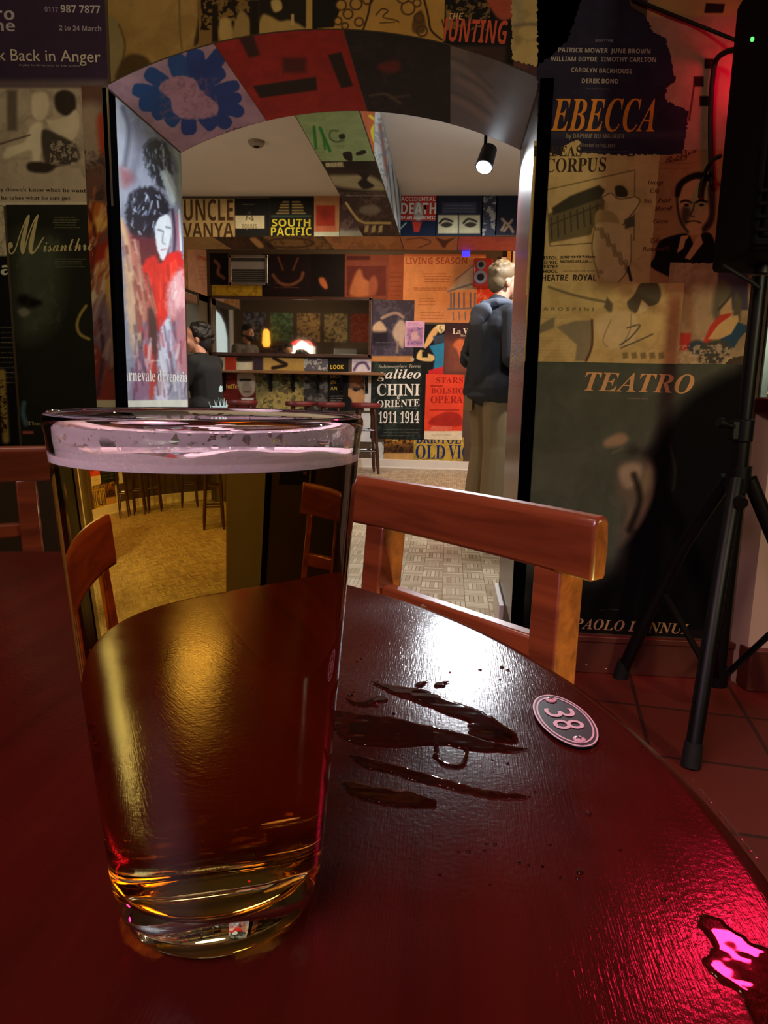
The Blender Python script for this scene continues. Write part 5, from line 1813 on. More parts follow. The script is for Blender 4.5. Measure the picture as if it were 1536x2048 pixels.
pnl = thing('wall_panel', 'silver framed grey ventilation panel high on the back wall', 'panel', (float(on_y(496, 540, YW)[0]), YW, 0))
a, b = on_y(458, 511, YW - 0.03), on_y(537, 571, YW - 0.03)
px = pnl.location.x
fr = MB()
x0, x1, z0, z1 = a[0] - px, b[0] - px, b[2], a[2]
for q in ((x0, x1, z1 - 0.03, z1), (x0, x1, z0, z0 + 0.03), (x0, x0 + 0.03, z0, z1), (x1 - 0.03, x1, z0, z1)):
    fr.box(q[0], q[1], -0.06, -0.004, q[2], q[3])
fr.build('frame', M_CHROME, pnl, bevel=0.004)
MB().box(x0 + 0.02, x1 - 0.02, -0.03, -0.008, z0 + 0.02, z1 - 0.02).build('backing', simple('panel_dark', '#33332f', 0.5), pnl)
MB().box(x0 + 0.03, x1 - 0.03, -0.045, -0.03, z0 + 0.17, z0 + 0.25).build('bar', simple('panel_grey', '#8d8a84', 0.5), pnl)
for i in range(6):
    MB().box(x0 + 0.03, x1 - 0.03, -0.04, -0.03, z0 + 0.035 + i * 0.021, z0 + 0.046 + i * 0.021).build('slat', simple('panel_slat', '#4a4a44', 0.5), pnl)

mr = thing('wall_mirror', 'long dark framed mirror on the back wall reflecting the side room', 'mirror', (float(on_y(580, 655, YW)[0]), YW, 0))
a, b = on_y(418, 592, YW - 0.03), on_y(742, 716, YW - 0.03)
px = mr.location.x
x0, x1, z0, z1 = a[0] - px, b[0] - px, b[2], a[2]
fr = MB()
for q in ((x0, x1, z1 - 0.03, z1), (x0, x1, z0, z0 + 0.035), (x0, x0 + 0.025, z0, z1), (x1 - 0.035, x1, z0, z1)):
    fr.box(q[0], q[1], -0.04, -0.004, q[2], q[3])
fr.build('frame', M_DARKWOOD, mr, bevel=0.005)
mm, nt, bs = new_mat('mirror_silver')
bs.inputs['Metallic'].default_value = 1.0
bs.inputs['Roughness'].default_value = 0.03
bs.inputs['Base Color'].default_value = (0.78, 0.76, 0.68, 1)
MB().box(x0 + 0.01, x1 - 0.02, -0.022, -0.008, z0 + 0.02, z1 - 0.02).build('mirror_glass', mm, mr, smooth=None)

sh = thing('drinks_shelf', 'long narrow wooden drinks shelf on black brackets under the mirror', 'shelf', (-1.65, YW, 0))
a, b = on_y(436, 741, YW - 0.2), on_y(768, 746, YW - 0.2)
MB().box(-2.72 + 1.65, b[0] + 1.65, -0.21, -0.004, 1.035, 1.066).build('board', M_PINE, sh, bevel=0.006)
for p in (447, 540, 585, 635, 683, 733):
    x = float(on_y(p, 760, YW - 0.05)[0]) + 1.65
    MB().box(x - 0.015, x + 0.015, -0.19, -0.004, 1.015, 1.035).box(x - 0.015, x + 0.015, -0.03, -0.004, 0.84, 1.02).bar((x, -0.16, 1.02), (x, -0.02, 0.87), 0.02, 0.02).build('bracket', M_BLACK, sh)


def stool(x, y, label):
    t = thing('bar_stool', label, 'stool', (x, y, 0), 0.3, 'bar stools along the drinks shelf')
    MB().lathe([(0, 0.69), (0.13, 0.69), (0.155, 0.70), (0.16, 0.72), (0.15, 0.742), (0, 0.748)], 28).build('seat', simple('oxblood_vinyl', '#6a2226', 0.4), t)
    for k in range(4):
        q = pi / 4 + k * pi / 2
        c, s = cos(q), sin(q)
        pts = [(c * 0.10, s * 0.10, 0.70), (c * 0.115, s * 0.115, 0.62), (c * 0.12, s * 0.12, 0.58), (c * 0.13, s * 0.13, 0.45), (c * 0.145, s * 0.145, 0.30), (c * 0.15, s * 0.15, 0.24), (c * 0.165, s * 0.165, 0.08), (c * 0.175, s * 0.175, 0.0)]
        MB().tube(pts, [0.017, 0.02, 0.014, 0.021, 0.017, 0.021, 0.02, 0.013], 12).build('leg', M_DARKWOOD, t)
    for z, r in ((0.24, 0.15), (0.46, 0.13)):
        for k in range(4):
            q, q2 = pi / 4 + k * pi / 2, pi / 4 + (k + 1) * pi / 2
            MB().tube([(cos(q) * r, sin(q) * r, z), (cos(q2) * r, sin(q2) * r, z)], 0.010, 10).build('stretcher', M_DARKWOOD, t)
    return t


for p, lb in ((732, 'bar stool with dark turned legs in front of the exhibition poster'), (660, 'oxblood bar stool, next one left of the stool by the exhibition poster'),
              (600, 'oxblood bar stool before the straw landscape poster'), (486, 'oxblood bar stool under the pale face poster')):
    q = on_y(p, 812, 7.55)
    stool(float(q[0]), 7.55, lb)

# red wall speaker behind the man, blue light, orange post and arch beyond
ws = thing('wall_speaker', 'red wall speaker with two silver cones beside the head of the standing man', 'loudspeaker', (float(on_y(962, 545, YW - 0.15)[0]), YW, 0))
z = float(on_y(962, 545, YW - 0.15)[2])
MB().box(-0.08, 0.12, -0.20, -0.02, z - 0.15, z + 0.14).build('cabinet', simple('red_lacquer', '#8d1f1c', 0.25), ws, bevel=0.015)
for dz, r in ((0.07, 0.05), (-0.055, 0.068)):
    MB().tube([(-0.005, -0.200, z + dz), (-0.005, -0.212, z + dz)], r, 24).build('cone_ring', M_CHROME, ws)
    MB().tube([(-0.005, -0.210, z + dz), (-0.005, -0.216, z + dz)], r * 0.55, 20).build('cone', M_BLACK, ws)
MB().box(0.0, 0.04, -0.03, -0.002, z - 0.04, z + 0.04).build('bracket', M_BLACKMETAL, ws)
bl = on_y(932, 508, YFB + 0.01)
o = MB().box(-0.035, 0.035, 0, 0.03, -0.03, 0.03).build('blue_light', glow('blue_led', '#2a20ff', 3.5), loc=None, bevel=0.006)
o.location = (float(bl[0]), YFB + 0.002, float(bl[2]) + 0.008)
tag(o, 'tiny blue light at the back edge of the high beam', 'light')
structure('door_1', MB().box(0.50, 0.56, YW - 0.05, YW, 0, 2.3).box(0.62, 1.9, YW - 0.03, YW, 0, 2.42), simple('white_door_paint', '#d9d6d0', 0.5))
structure('trim_4', MB().box(0.56, 0.60, YW - 0.06, YW, 0, 2.4), simple('amber_trim', '#c98a2e', 0.4))

# things only the mirror shows: counter, lit case, screen
bc = thing('bar_counter', 'dark wooden counter along the rear of the arch wall, seen in the mirror', 'counter', (-2.5, 3.25, 0))
MB().box(-1.3, 1.2, -0.25, 0.25, 0, 1.30).build('body', M_DARKWOOD, bc)
MB().box(-1.34, 1.24, -0.28, 0.30, 1.30, 1.34).build('worktop', M_PINE, bc, bevel=0.006)
lc = thing('lit_case', 'small glowing glass case with a red sloping roof, seen in the mirror', 'case', (-2.62, 3.3, 1.34))
MB().box(-0.22, 0.20, -0.12, 0.12, 0, 0.26).build('case', glow('case_glow', '#f4ecd0', 0.9), lc, bevel=0.01)
MB().prism([(-0.28, 0.25), (0.22, 0.25), (0.16, 0.33), (-0.1, 0.35)], lambda a, b, q: (a, q, b), -0.15, 0.15).build('roof', simple('red_tin', '#b01c20', 0.4), lc)
ts = thing('till_screen', 'grey till with a pale lit screen, seen at the right of the mirror', 'till', (-1.85, 3.3, 1.34))
MB().box(-0.2, 0.2, -0.1, 0.1, 0, 0.22).build('body', simple('till_grey', '#6a6a68', 0.5), ts, bevel=0.01)
MB().box(-0.13, 0.15, 0.1, 0.11, 0.03, 0.10).build('screen', glow('screen_glow', '#eafff4', 1.6), ts)
gl = thing('wall_lamp', 'amber wall lamp glowing in the side room, seen in the mirror', 'lamp', (-3.35, Y2, 1.85))
MB().tube([(0, 0.0, 0), (0, 0.1, 0)], 0.02, 12).build('arm', M_CHROME, gl)
MB().lathe([(0.05, -0.26), (0.075, -0.2), (0.06, 0.0), (0.03, 0.05)], 20, (0, 0.14, 0)).build('lamp_shade', glow('amber_shade', '#ffb040', 1.6), gl)
structure('doorway_glow', MB().prism([(-4.46, 0.9), (-4.12, 0.9), (-4.12, 1.75), (-4.16, 1.98), (-4.24, 2.15), (-4.34, 2.25), (-4.46, 2.3)], lambda a, b, q: (a, q, b), Y2, Y2 + 0.02), glow('lit_doorway_glow', '#cfe2ec', 0.8))  # glowing panel stands in for a lit arched doorway
structure('trim_5', MB().box(-4.06, -4.0, Y2, Y2 + 0.06, 0, 2.3), simple('bright_frame', '#dfe4e2', 0.5))
# ------------------------------------------------------------------ pint glass and beer
GC = (-0.0693, 0.2033, 0.7502)
ZR, ZBEER = 0.1565, 0.1448               # rim height, beer level


def r_out(z):
    return 0.0322 + (0.0445 - 0.0322) * (min(max(z, 0), ZR) / ZR) ** 0.95


def r_in(z):
    return r_out(z) - 0.0024 + 0.0006 * (z / ZR)


mg, nt, bs = new_mat('clear_glass')
nt.nodes.remove(bs)
g = nd(nt, 'ShaderNodeBsdfGlass', IOR=1.5, Roughness=0.0)
g.inputs['Color'].default_value = (0.97, 0.98, 0.975, 1)
nt.links.new(g.outputs[0], nt.nodes['Material Output'].inputs['Surface'])

pg = thing('pint_glass', 'tall pint glass of amber beer standing in front on the red table', 'glass', GC)
prof = [(0, 0.0030), (0.016, 0.0026), (0.0225, 0.0016), (0.0250, 0.0002), (0.0268, 0.0), (0.0292, 0.0010), (0.0311, 0.0034), (0.0322, 0.0075)]
for z in np.linspace(0.0125, ZR - 0.006, 40):
    prof.append((r_out(z), z))
prof += [(r_out(ZR) + 0.0002, ZR - 0.0035), (r_out(ZR) + 0.0002, ZR - 0.0015), (r_out(ZR) - 0.0004, ZR - 0.0004), (r_out(ZR) - 0.0011, ZR), (r_out(ZR) - 0.0018, ZR - 0.0006), (r_in(ZR), ZR - 0.002)]
for z in np.linspace(ZR - 0.004, ZBEER, 8):
    prof.append((r_in(z), z))
MB().lathe(prof, 128).build('glass_body', mg, pg, smooth=60, fix=False)

# beer: its skin meets the glass (index 1.34 / 1.5), its top meets the air
mbr, nt, bs = new_mat('amber_beer')
nt.nodes.remove(bs)
g = nd(nt, 'ShaderNodeBsdfGlass', Roughness=0.0)
at = nd(nt, 'ShaderNodeAttribute', attribute_name='ior')
nt.links.new(at.outputs['Fac'], g.inputs['IOR'])
nt.links.new(g.outputs[0], nt.nodes['Material Output'].inputs['Surface'])
va = nd(nt, 'ShaderNodeVolumeAbsorption', Density=40.0)
va.inputs['Color'].default_value = (0.925, 0.74, 0.07, 1)
nt.links.new(va.outputs[0], nt.nodes['Material Output'].inputs['Volume'])
beer = thing('beer', 'clear amber beer with a thin pale head, filling the pint glass', 'beer', GC)
bp = [(0, 0.0140), (0.018, 0.0136), (0.025, 0.0128), (0.0288, 0.0142), (r_in(0.018) - 0.0004, 0.0175)]
for z in np.linspace(0.021, ZBEER - 0.0006, 40):
    bp.append((r_in(z), z))
bp += [(r_in(ZBEER), ZBEER), (r_in(ZBEER) - 0.004, ZBEER), (0, ZBEER)]
lq = MB().lathe(bp, 128).build('liquid', mbr, beer, smooth=60, fix=True)
iat = lq.data.attributes.new('ior', 'FLOAT', 'FACE')
iat.data.foreach_set('value', [1.34 if (p.normal.z > 0.9 and p.center.z > ZBEER - 0.0005) else 1.34 / 1.5 for p in lq.data.polygons])

mf, nt, bs = new_mat('beer_foam')
tc = nd(nt, 'ShaderNodeTexCoord')
vo = nd(nt, 'ShaderNodeTexVoronoi', Scale=900.0)
nt.links.new(tc.outputs['Object'], vo.inputs['Vector'])
bs.inputs['Base Color'].default_value = (0.93, 0.88, 0.85, 1)
bs.inputs['Roughness'].default_value = 0.6
bs.inputs['Subsurface Weight'].default_value = 0.3
bs.inputs['Subsurface Radius'].default_value = (0.004, 0.003, 0.002)
bs.inputs['Subsurface Scale'].default_value = 0.5
bpn = nd(nt, 'ShaderNodeBump', Strength=0.35, Distance=0.0004)
nt.links.new(vo.outputs['Distance'], bpn.inputs['Height'])
nt.links.new(bpn.outputs['Normal'], bs.inputs['Normal'])

# head: a ring of foam along the glass, wider on the left, with patches on the beer
fm = MB()
n = 160
vs, fs = [], []
ro = r_in(ZBEER + 0.0015) - 0.00005
for k in range(n):
    q = 2 * pi * k / n
    wob = 0.5 + 0.5 * sin(3 * q + 1.0) * 0.6 + 0.35 * sin(7 * q + 2) * 0.6 + 0.2 * sin(13 * q)
    wid = 0.0020 + 0.0018 * max(0, wob) + 0.006 * max(0, cos(q - pi)) ** 4
    c, s = cos(q), sin(q)
    hgt = (0.0034 + 0.0006 * sin(5 * q) + 0.0005 * sin(11 * q + 1)) * (0.62 - 0.38 * min(1, max(-1, 1.6 * sin(q))))
    for r, z in ((ro, ZBEER - 0.0012), (ro, ZBEER + hgt), (ro - 0.001, ZBEER + hgt - 0.0006), (ro - wid * 0.5, ZBEER + 0.0017), (ro - wid * 0.85, ZBEER + 0.0010), (ro - wid, ZBEER - 0.0003)):
        vs.append((r * c, r * s, z))
for k in range(n):
    for j in range(5):
        a, b = k * 6 + j, ((k + 1) % n) * 6 + j
        fs.append((a, b, b + 1, a + 1))
    fs.append((k * 6 + 5, ((k + 1) % n) * 6 + 5, ((k + 1) % n) * 6, k * 6))
fm.add(vs, fs)
rr = random.Random(3)
for i in range(10):
    q, d = rr.random() * 2 * pi, rr.random() ** 0.6 * 0.031
    s = 0.0012 + rr.random() * 0.003
    fm.ell((d * cos(q), d * sin(q), ZBEER), (s, s * (0.6 + rr.random() * 0.5), 0.0009), 12, 8)
fm.build('foam_head', mf, beer, smooth=60)

# lacing: foam film left on the glass above the beer
ml, nt, bs = new_mat('foam_lacing')
bs.inputs['Base Color'].default_value = (0.92, 0.86, 0.87, 1)
bs.inputs['Roughness'].default_value = 0.55
tc = nd(nt, 'ShaderNodeTexCoord')
v1 = nd(nt, 'ShaderNodeTexVoronoi', Scale=230.0, feature='DISTANCE_TO_EDGE')
v2 = nd(nt, 'ShaderNodeTexVoronoi', Scale=620.0, feature='DISTANCE_TO_EDGE')
n1 = nd(nt, 'ShaderNodeTexNoise', Scale=55.0, Detail=5.0, Roughness=0.6)
n0 = nd(nt, 'ShaderNodeTexNoise', Scale=260.0, Detail=2.0)
wv = nd(nt, 'ShaderNodeMix', data_type='VECTOR')
wv.inputs['Factor'].default_value = 0.006
nt.links.new(tc.outputs['Object'], wv.inputs['A'])
nt.links.new(tc.outputs['Object'], n0.inputs['Vector'])
nt.links.new(n0.outputs['Color'], wv.inputs['B'])
for v in (v1, v2):
    nt.links.new(wv.outputs['Result'], v.inputs['Vector'])
nt.links.new(tc.outputs['Object'], n1.inputs['Vector'])
sx = nd(nt, 'ShaderNodeSeparateXYZ')
nt.links.new(tc.outputs['Object'], sx.inputs[0])


def mth(op, a, b=None, c=None):
    x = nd(nt, 'ShaderNodeMath', operation=op)
    for i, q in enumerate((a, b, c)):
        if q is None:
            continue
        if isinstance(q, (int, float)):
            x.inputs[i].default_value = q
        else:
            nt.links.new(q, x.inputs[i])
    return x.outputs[0]


def mrange(v, a, b, c=0.0, d=1.0):
    x = nd(nt, 'ShaderNodeMapRange')
    for i, q in zip(('From Min', 'From Max', 'To Min', 'To Max'), (a, b, c, d)):
        x.inputs[i].default_value = q
    nt.links.new(v, x.inputs['Value'])
    return x.outputs['Result']


hgt = mrange(sx.outputs['Z'], ZBEER + 0.002, ZR - 0.0025)          # 0 at the beer, 1 near the rim
left = mrange(sx.outputs['X'], 0.02, -0.042)                        # denser on the left
def holes(scale, r0, r1):
    """round bubbles of varied size: 1 inside a bubble"""
    v = nd(nt, 'ShaderNodeTexVoronoi', Scale=scale)
    nt.links.new(wv.outputs['Result'], v.inputs['Vector'])
    sc_ = nd(nt, 'ShaderNodeSeparateColor')
    nt.links.new(v.outputs['Color'], sc_.inputs[0])
    rad = mrange(sc_.outputs[0], 0.0, 1.0, r0, r1)
    return mrange(mth('SUBTRACT', rad, v.outputs['Distance']), 0.0, 0.07)


low = mth('SUBTRACT', 1.0, hgt)
h1 = mth('MULTIPLY', holes(150.0, -0.15, 0.62), mrange(mth('SUBTRACT', low, mth('MULTIPLY', left, 0.3)), 0.10, 0.40))
h2 = mth('MULTIPLY', holes(330.0, -0.10, 0.55), mrange(mth('ADD', n1.outputs['Fac'], mth('MULTIPLY', left, -0.08)), 0.38, 0.48))
h3 = holes(800.0, -0.3, 0.42)
hole = mth('MAXIMUM', mth('MAXIMUM', h1, h2), mth('MULTIPLY', h3, 0.8))
thin = mrange(n1.outputs['Fac'], 0.35, 0.65, 0.80, 0.98)
band = mth('MULTIPLY', mrange(mth('ADD', low, mth('MULTIPLY', mth('SUBTRACT', n1.outputs['Fac'], 0.5), 1.1)), 0.60, 0.70), mrange(left, 0.55, 0.85, 1.0, 0.15))
hole = mth('MAXIMUM', hole, band)
film = mth('MULTIPLY', mth('SUBTRACT', 1.0, mth('MULTIPLY', hole, 0.9)), thin)
top = mrange(mth('ADD', hgt, mth('MULTIPLY', n0.outputs['Fac'], 0.18)), 1.06, 0.98)
alpha = mth('MULTIPLY', mth('MULTIPLY', film, top), mrange(sx.outputs['Y'], -0.012, 0.006, 1.0, 0.30))
alpha = mth('MULTIPLY', alpha, 0.95)
nt.links.new(alpha, bs.inputs['Alpha'])
lace = MB().lathe([(r_in(z) - 0.00012, z) for z in np.linspace(ZBEER + 0.002, ZR - 0.0022, 8)], 128)
lace.build('foam_lacing', ml, beer, smooth=180, fix=False)

# ------------------------------------------------------------------ spilled beer on the table
mw, nt, bs = new_mat('spilled_liquid')
bs.inputs['Base Color'].default_value = (0.75, 0.55, 0.42, 1)
bs.inputs['Roughness'].default_value = 0.03
bs.inputs['IOR'].default_value = 1.34
bs.inputs['Transmission Weight'].default_value = 1.0
ZT = 0.75
pools = [[(738, 1363), (790, 1372), (845, 1380), (900, 1400), (960, 1422), (1010, 1450), (1042, 1476), (1020, 1488), (985, 1472), (930, 1442), (885, 1427), (855, 1414), (800, 1394), (762, 1378)],
         [(940, 1448), (975, 1452), (1010, 1462), (1024, 1478), (1000, 1486), (960, 1480), (934, 1470)],
         [(664, 1423), (720, 1428), (790, 1436), (840, 1448), (880, 1456), (935, 1470), (1000, 1488), (1060, 1500), (1000, 1505), (940, 1500), (880, 1490), (820, 1494), (760, 1494), (700, 1484), (668, 1464)],
         [(690, 1395), (720, 1404), (742, 1396), (766, 1392), (780, 1402), (756, 1408), (730, 1414), (700, 1410)],
         [(700, 1510), (760, 1522), (830, 1540), (900, 1560), (960, 1578), (1064, 1594), (1000, 1600), (920, 1584), (850, 1567), (780, 1547), (718, 1530)],
         [(684, 1562), (760, 1576), (830, 1586), (872, 1600), (862, 1616), (780, 1612), (704, 1590)],
         [(868, 1484), (880, 1490), (876, 1510), (890, 1524), (920, 1530), (928, 1512), (926, 1496), (938, 1500), (936, 1524), (918, 1538), (884, 1532), (866, 1512)],
         [(835, 1366), (856, 1362), (846, 1374), (830, 1374)], [(872, 1366), (898, 1364), (888, 1374), (870, 1376)],
         [(1392, 1838), (1430, 1835), (1470, 1862), (1510, 1890), (1550, 1905), (1590, 1960), (1590, 2080), (1520, 2070), (1480, 1990), (1430, 1960), (1404, 1920), (1420, 1890)],
         [(1392, 1566), (1402, 1568), (1440, 1612), (1490, 1670), (1545, 1742), (1548, 1762), (1528, 1742), (1480, 1682), (1430, 1622)]]
drops = [(755, 1363, 2), (715, 1322, 4), (722, 1318, 3), (1003, 1335, 5), (1016, 1341, 4), (845, 1212, 5), (851, 1214, 3), (1178, 1627, 6), (1160, 1745, 7), (1155, 1757, 4), (1328, 1800, 5), (937, 1703, 4), (916, 1704, 3), (968, 1700, 4),
         (972, 1688, 3), (990, 1688, 4), (1038, 1725, 4), (1057, 1730, 3), (1085, 1733, 3), (1015, 1527, 4), (1058, 1593, 3), (1070, 1584, 3), (985, 1520, 3), (700, 1390, 6), (707, 1384, 3), (716, 1404, 3), (745, 1398, 4), (752, 1412, 5), (787, 1428, 4),
         (774, 1398, 3), (1120, 1755, 4), (1280, 1501, 2), (1284, 1495, 2), (1320, 1515, 3), (1210, 1338, 3), (1172, 1330, 3), (1000, 1360, 3), (960, 1340, 4), (900, 1345, 3), (1100, 1690, 3), (880, 1750, 3), (980, 1770, 3), (1240, 1700, 3)]
wm = MB()
for poly in pools:
    P = on_z(*np.array(crom(poly, 5)).T, ZT)[:, :2]
    d_ = np.hypot(P[:, 0] - TC[0], P[:, 1] - TC[1])
    lim = TR - 0.001
    k_ = d_ > lim
    P[k_] = np.array(TC) + (P[k_] - np.array(TC)) * (lim / d_[k_])[:, None]
    w_, h_ = np.ptp(P[:, 0]), np.ptp(P[:, 1])
    st_ = max(0.0006, min(w_, h_) / 60)
    gx_, gy_ = np.meshgrid(np.arange(P[:, 0].min() - st_, P[:, 0].max() + 2 * st_, st_), np.arange(P[:, 1].min() - st_, P[:, 1].max() + 2 * st_, st_))
    sd_ = -sd_poly(gx_, gy_, P) + (vnoise(gx_ * 350, gy_ * 350) - 0.5) * 0.0016
    wd = 0.0016
    hh = 0.0007 * np.sqrt(np.clip(1 - (1 - np.clip(sd_ / wd, 0, 1)) ** 2, 0, 1)) + 0.00012 * (vnoise(gx_ * 160, gy_ * 260) - 0.5) * np.clip(sd_ / wd, 0, 1)
    ok = (sd_[:-1, :-1] > 0) & (sd_[1:, :-1] > 0) & (sd_[:-1, 1:] > 0) & (sd_[1:, 1:] > 0)
    id_ = np.arange(gx_.size).reshape(gx_.shape)
    q = np.stack([id_[:-1, :-1], id_[:-1, 1:], id_[1:, 1:], id_[1:, :-1]], -1)[ok]
    used = np.unique(q)
    remap = -np.ones(gx_.size, int)
    remap[used] = np.arange(len(used))
    wm.add(np.stack([gx_.ravel()[used], gy_.ravel()[used], ZT + 0.00006 + hh.ravel()[used]], -1).tolist(), [tuple(map(int, r)) for r in remap[q]])
for x, y, s in drops:
    c = on_z(x, y, ZT)
    r = s * np.linalg.norm(c - EYE) / FPX * 0.95
    wm.lathe([(r, 0.00005), (r * 0.95, r * 0.22), (r * 0.75, r * 0.42), (r * 0.4, r * 0.55), (0, r * 0.6)], 14, (c[0], c[1], ZT))
sp_ = wm.build('beer_spill', mw, smooth=180, fix=False)
tag(sp_, 'spilled beer streaks and droplets across the red table top', 'spill', kind='stuff')
# ------------------------------------------------------------------ people
M_SKIN = simple('skin', '#c98f74', 0.5, var=0.06)
M_HAIR_B = simple('sandy_hair', '#6a5436', 0.6, var=0.4, scale=120, bump=0.8)
M_HAIR_D = simple('dark_hair', '#17120f', 0.55, var=0.4, scale=120, bump=0.8)
M_JACKET = simple('charcoal_fleece', '#1c1e26', 0.75, var=0.15, scale=120, bump=0.3)
M_KHAKI = simple('khaki_cotton', '#7a6646', 0.8, var=0.1, scale=60, bump=0.3)
M_TEE = simple('black_cotton', '#0d0f12', 0.8, var=0.2)
M_SHOE = simple('dark_shoe', '#1c1a18', 0.5)
M_PRINT = simple('pale_print', '#bfe0ea', 0.7)
M_GREY = simple('grey_cotton', '#6b625c', 0.8)
M_BEARD = simple('dark_beard', '#1a120e', 0.7, bump=0.6, scale=150)


def head_shape(m, c, yaw, k=1.0, nod=0.0, mi=0):
    """head with brow, nose, jaw, ears; c = centre of the skull; faces local +y turned by yaw"""
    R = np.array(Matrix.Rotation(yaw, 3, 'Z') @ Matrix.Rotation(nod, 3, 'X'))
    P = lambda x, y, z: np.array(c) + R @ (np.array((x, y, z)) * k)
    m.ell(P(0, -0.012, 0.025), (0.076 * k, 0.094 * k, 0.088 * k), 20, 14, mi, R)       # skull
    m.ell(P(0, 0.035, -0.035), (0.062 * k, 0.062 * k, 0.082 * k), 18, 12, mi, R)       # face
    m.ell(P(0, 0.052, -0.098), (0.034 * k, 0.034 * k, 0.026 * k), 14, 10, mi, R)       # chin
    m.ell(P(0, 0.082, 0.012), (0.048 * k, 0.016 * k, 0.012 * k), 14, 8, mi, R)         # brow
    m.cap(P(0, 0.092, 0.0), 0.009 * k, P(0, 0.113, -0.036), 0.013 * k, 10, mi)         # nose
    m.ell(P(0, 0.090, -0.064), (0.024 * k, 0.012 * k, 0.007 * k), 12, 8, mi, R)        # upper lip
    m.ell(P(0, 0.088, -0.076), (0.021 * k, 0.012 * k, 0.008 * k), 12, 8, mi, R)        # lower lip
    for s in (-1, 1):
        m.ell(P(s * 0.040, 0.070, -0.030), (0.022 * k, 0.022 * k, 0.022 * k), 12, 8, mi, R)   # cheek
        m.ell(P(s * 0.078, -0.008, -0.020), (0.011 * k, 0.020 * k, 0.033 * k), 12, 8, mi, R)  # ear
    return P


def eyes(parent, P, k=1.0):
    for s in (-1, 1):
        m = MB()
        m.ell(P(s * 0.031, 0.083, -0.006), (0.011 * k, 0.009 * k, 0.008 * k), 12, 8, 0)
        m.ell(P(s * 0.031, 0.0905, -0.006), (0.005 * k, 0.003 * k, 0.005 * k), 10, 6, 1)
        m.build('eye', [M_WHITE, M_BLACK], parent)


def hand(m, wrist, dirv, up, side, curl=0.5, k=1.0):
    """palm and five separate fingers; dirv = wrist to knuckles, up = back of the hand, side = +1 thumb towards cross(dirv, up)"""
    d = np.array(dirv, float)
    d /= np.linalg.norm(d)
    u = np.array(up, float)
    u -= d * (u @ d)
    u /= np.linalg.norm(u)
    r = np.cross(d, u) * side
    w = np.array(wrist, float)
    m.cap(w + d * 0.01 * k, 0.021 * k, w + d * 0.030 * k, 0.022 * k)
    for j, L in enumerate((0.074, 0.082, 0.076, 0.060)):
        o = (1.5 - j) * 0.0195 * k
        kn = w + d * 0.088 * k + r * o
        m.cap(w + d * 0.035 * k + r * o * 0.8, 0.0125 * k, kn, 0.0105 * k, 10)
        p, a = kn, 0.0
        for f, rad in ((0.45, 0.0092), (0.32, 0.0084), (0.23, 0.0076)):
            a += curl
            q = p + (d * cos(a) - u * sin(a)) * L * f * k
            m.cap(p, rad * k, q, rad * 0.93 * k, 10)
            p = q
    b = w + d * 0.028 * k + r * 0.026 * k
    t1 = b + (d * 0.6 + r * 0.75 - u * 0.25) * 0.040 * k
    m.cap(b, 0.014 * k, t1, 0.0105 * k, 10)
    m.cap(t1, 0.0105 * k, t1 + (d * 0.9 + r * 0.25 - u * 0.3) * 0.030 * k, 0.0085 * k, 10)


# standing man seen from behind: sandy hair, charcoal hooded jacket, khaki trousers (local +y = where he faces)
man = thing('person', 'standing person in charcoal hooded jacket and khaki trousers, back turned in archway', 'person', (0.300, 5.10, 0), radians(-58))
H = np.array
hips, chest, neck = H((0, 0, 0.95)), H((0, 0.005, 1.30)), H((0, 0.02, 1.50))
shL, shR = H((-0.185, 0.0, 1.405)), H((0.185, 0.0, 1.405))
elL, elR = H((-0.245, -0.05, 1.12)), H((0.24, -0.03, 1.12))
wrL, wrR = H((-0.15, 0.20, 1.02)), H((0.17, 0.20, 1.02))
kneL, kneR = H((-0.105, 0.03, 0.50)), H((0.105, 0.0, 0.50))
ankL, ankR = H((-0.115, -0.02, 0.085)), H((0.12, -0.03, 0.085))
bd = MB()
bd.cap(hips + (-0.07, 0, 0), 0.115, hips + (0.07, 0, 0), 0.115).cap(hips, 0.125, chest, 0.135).cap(chest + (-0.07, 0, 0.02), 0.105, chest + (0.07, 0, 0.02), 0.105)
bd.cap(shL, 0.06, shR, 0.06).cap(chest, 0.09, neck, 0.058).cap(neck, 0.056, neck + (0, 0.025, 0.07), 0.056)
for s_, e_, w_ in ((shL, elL, wrL), (shR, elR, wrR)):
    bd.cap(s_, 0.055, e_, 0.042).cap(e_, 0.042, w_, 0.028)
hand(bd, wrL, (0.7, 0.6, -0.25), (-0.3, 0.4, 0.8), 1, 0.45)
hand(bd, wrR, (-0.7, 0.6, -0.25), (0.3, 0.4, 0.8), -1, 0.45)
for s_, k_, a_ in ((-1, kneL, ankL), (1, kneR, ankR)):
    bd.cap(hips + (s_ * 0.09, 0, -0.06), 0.10, k_, 0.062).cap(k_, 0.06, a_, 0.04).cap(a_ + (0, -0.03, -0.04), 0.035, a_ + (0, 0.14, -0.055), 0.028)
P = head_shape(bd, neck + (0, 0.035, 0.145), radians(-8), 0.98)
bd.build('body', M_SKIN, man, remesh=0.007, smooth=180)
eyes(man, P, 0.98)
hr = MB()
hc = neck + (0, 0.035, 0.145)
Rh = np.array(Matrix.Rotation(radians(-8), 3, 'Z'))
hr.ell(hc + Rh @ H((0, -0.022, 0.045)), (0.084, 0.098, 0.083), 20, 14)
hr.ell(hc + Rh @ H((0, -0.055, -0.005)), (0.074, 0.064, 0.078), 18, 12)
hr.ell(hc + Rh @ H((0, 0.045, 0.088)), (0.066, 0.058, 0.040), 16, 10)
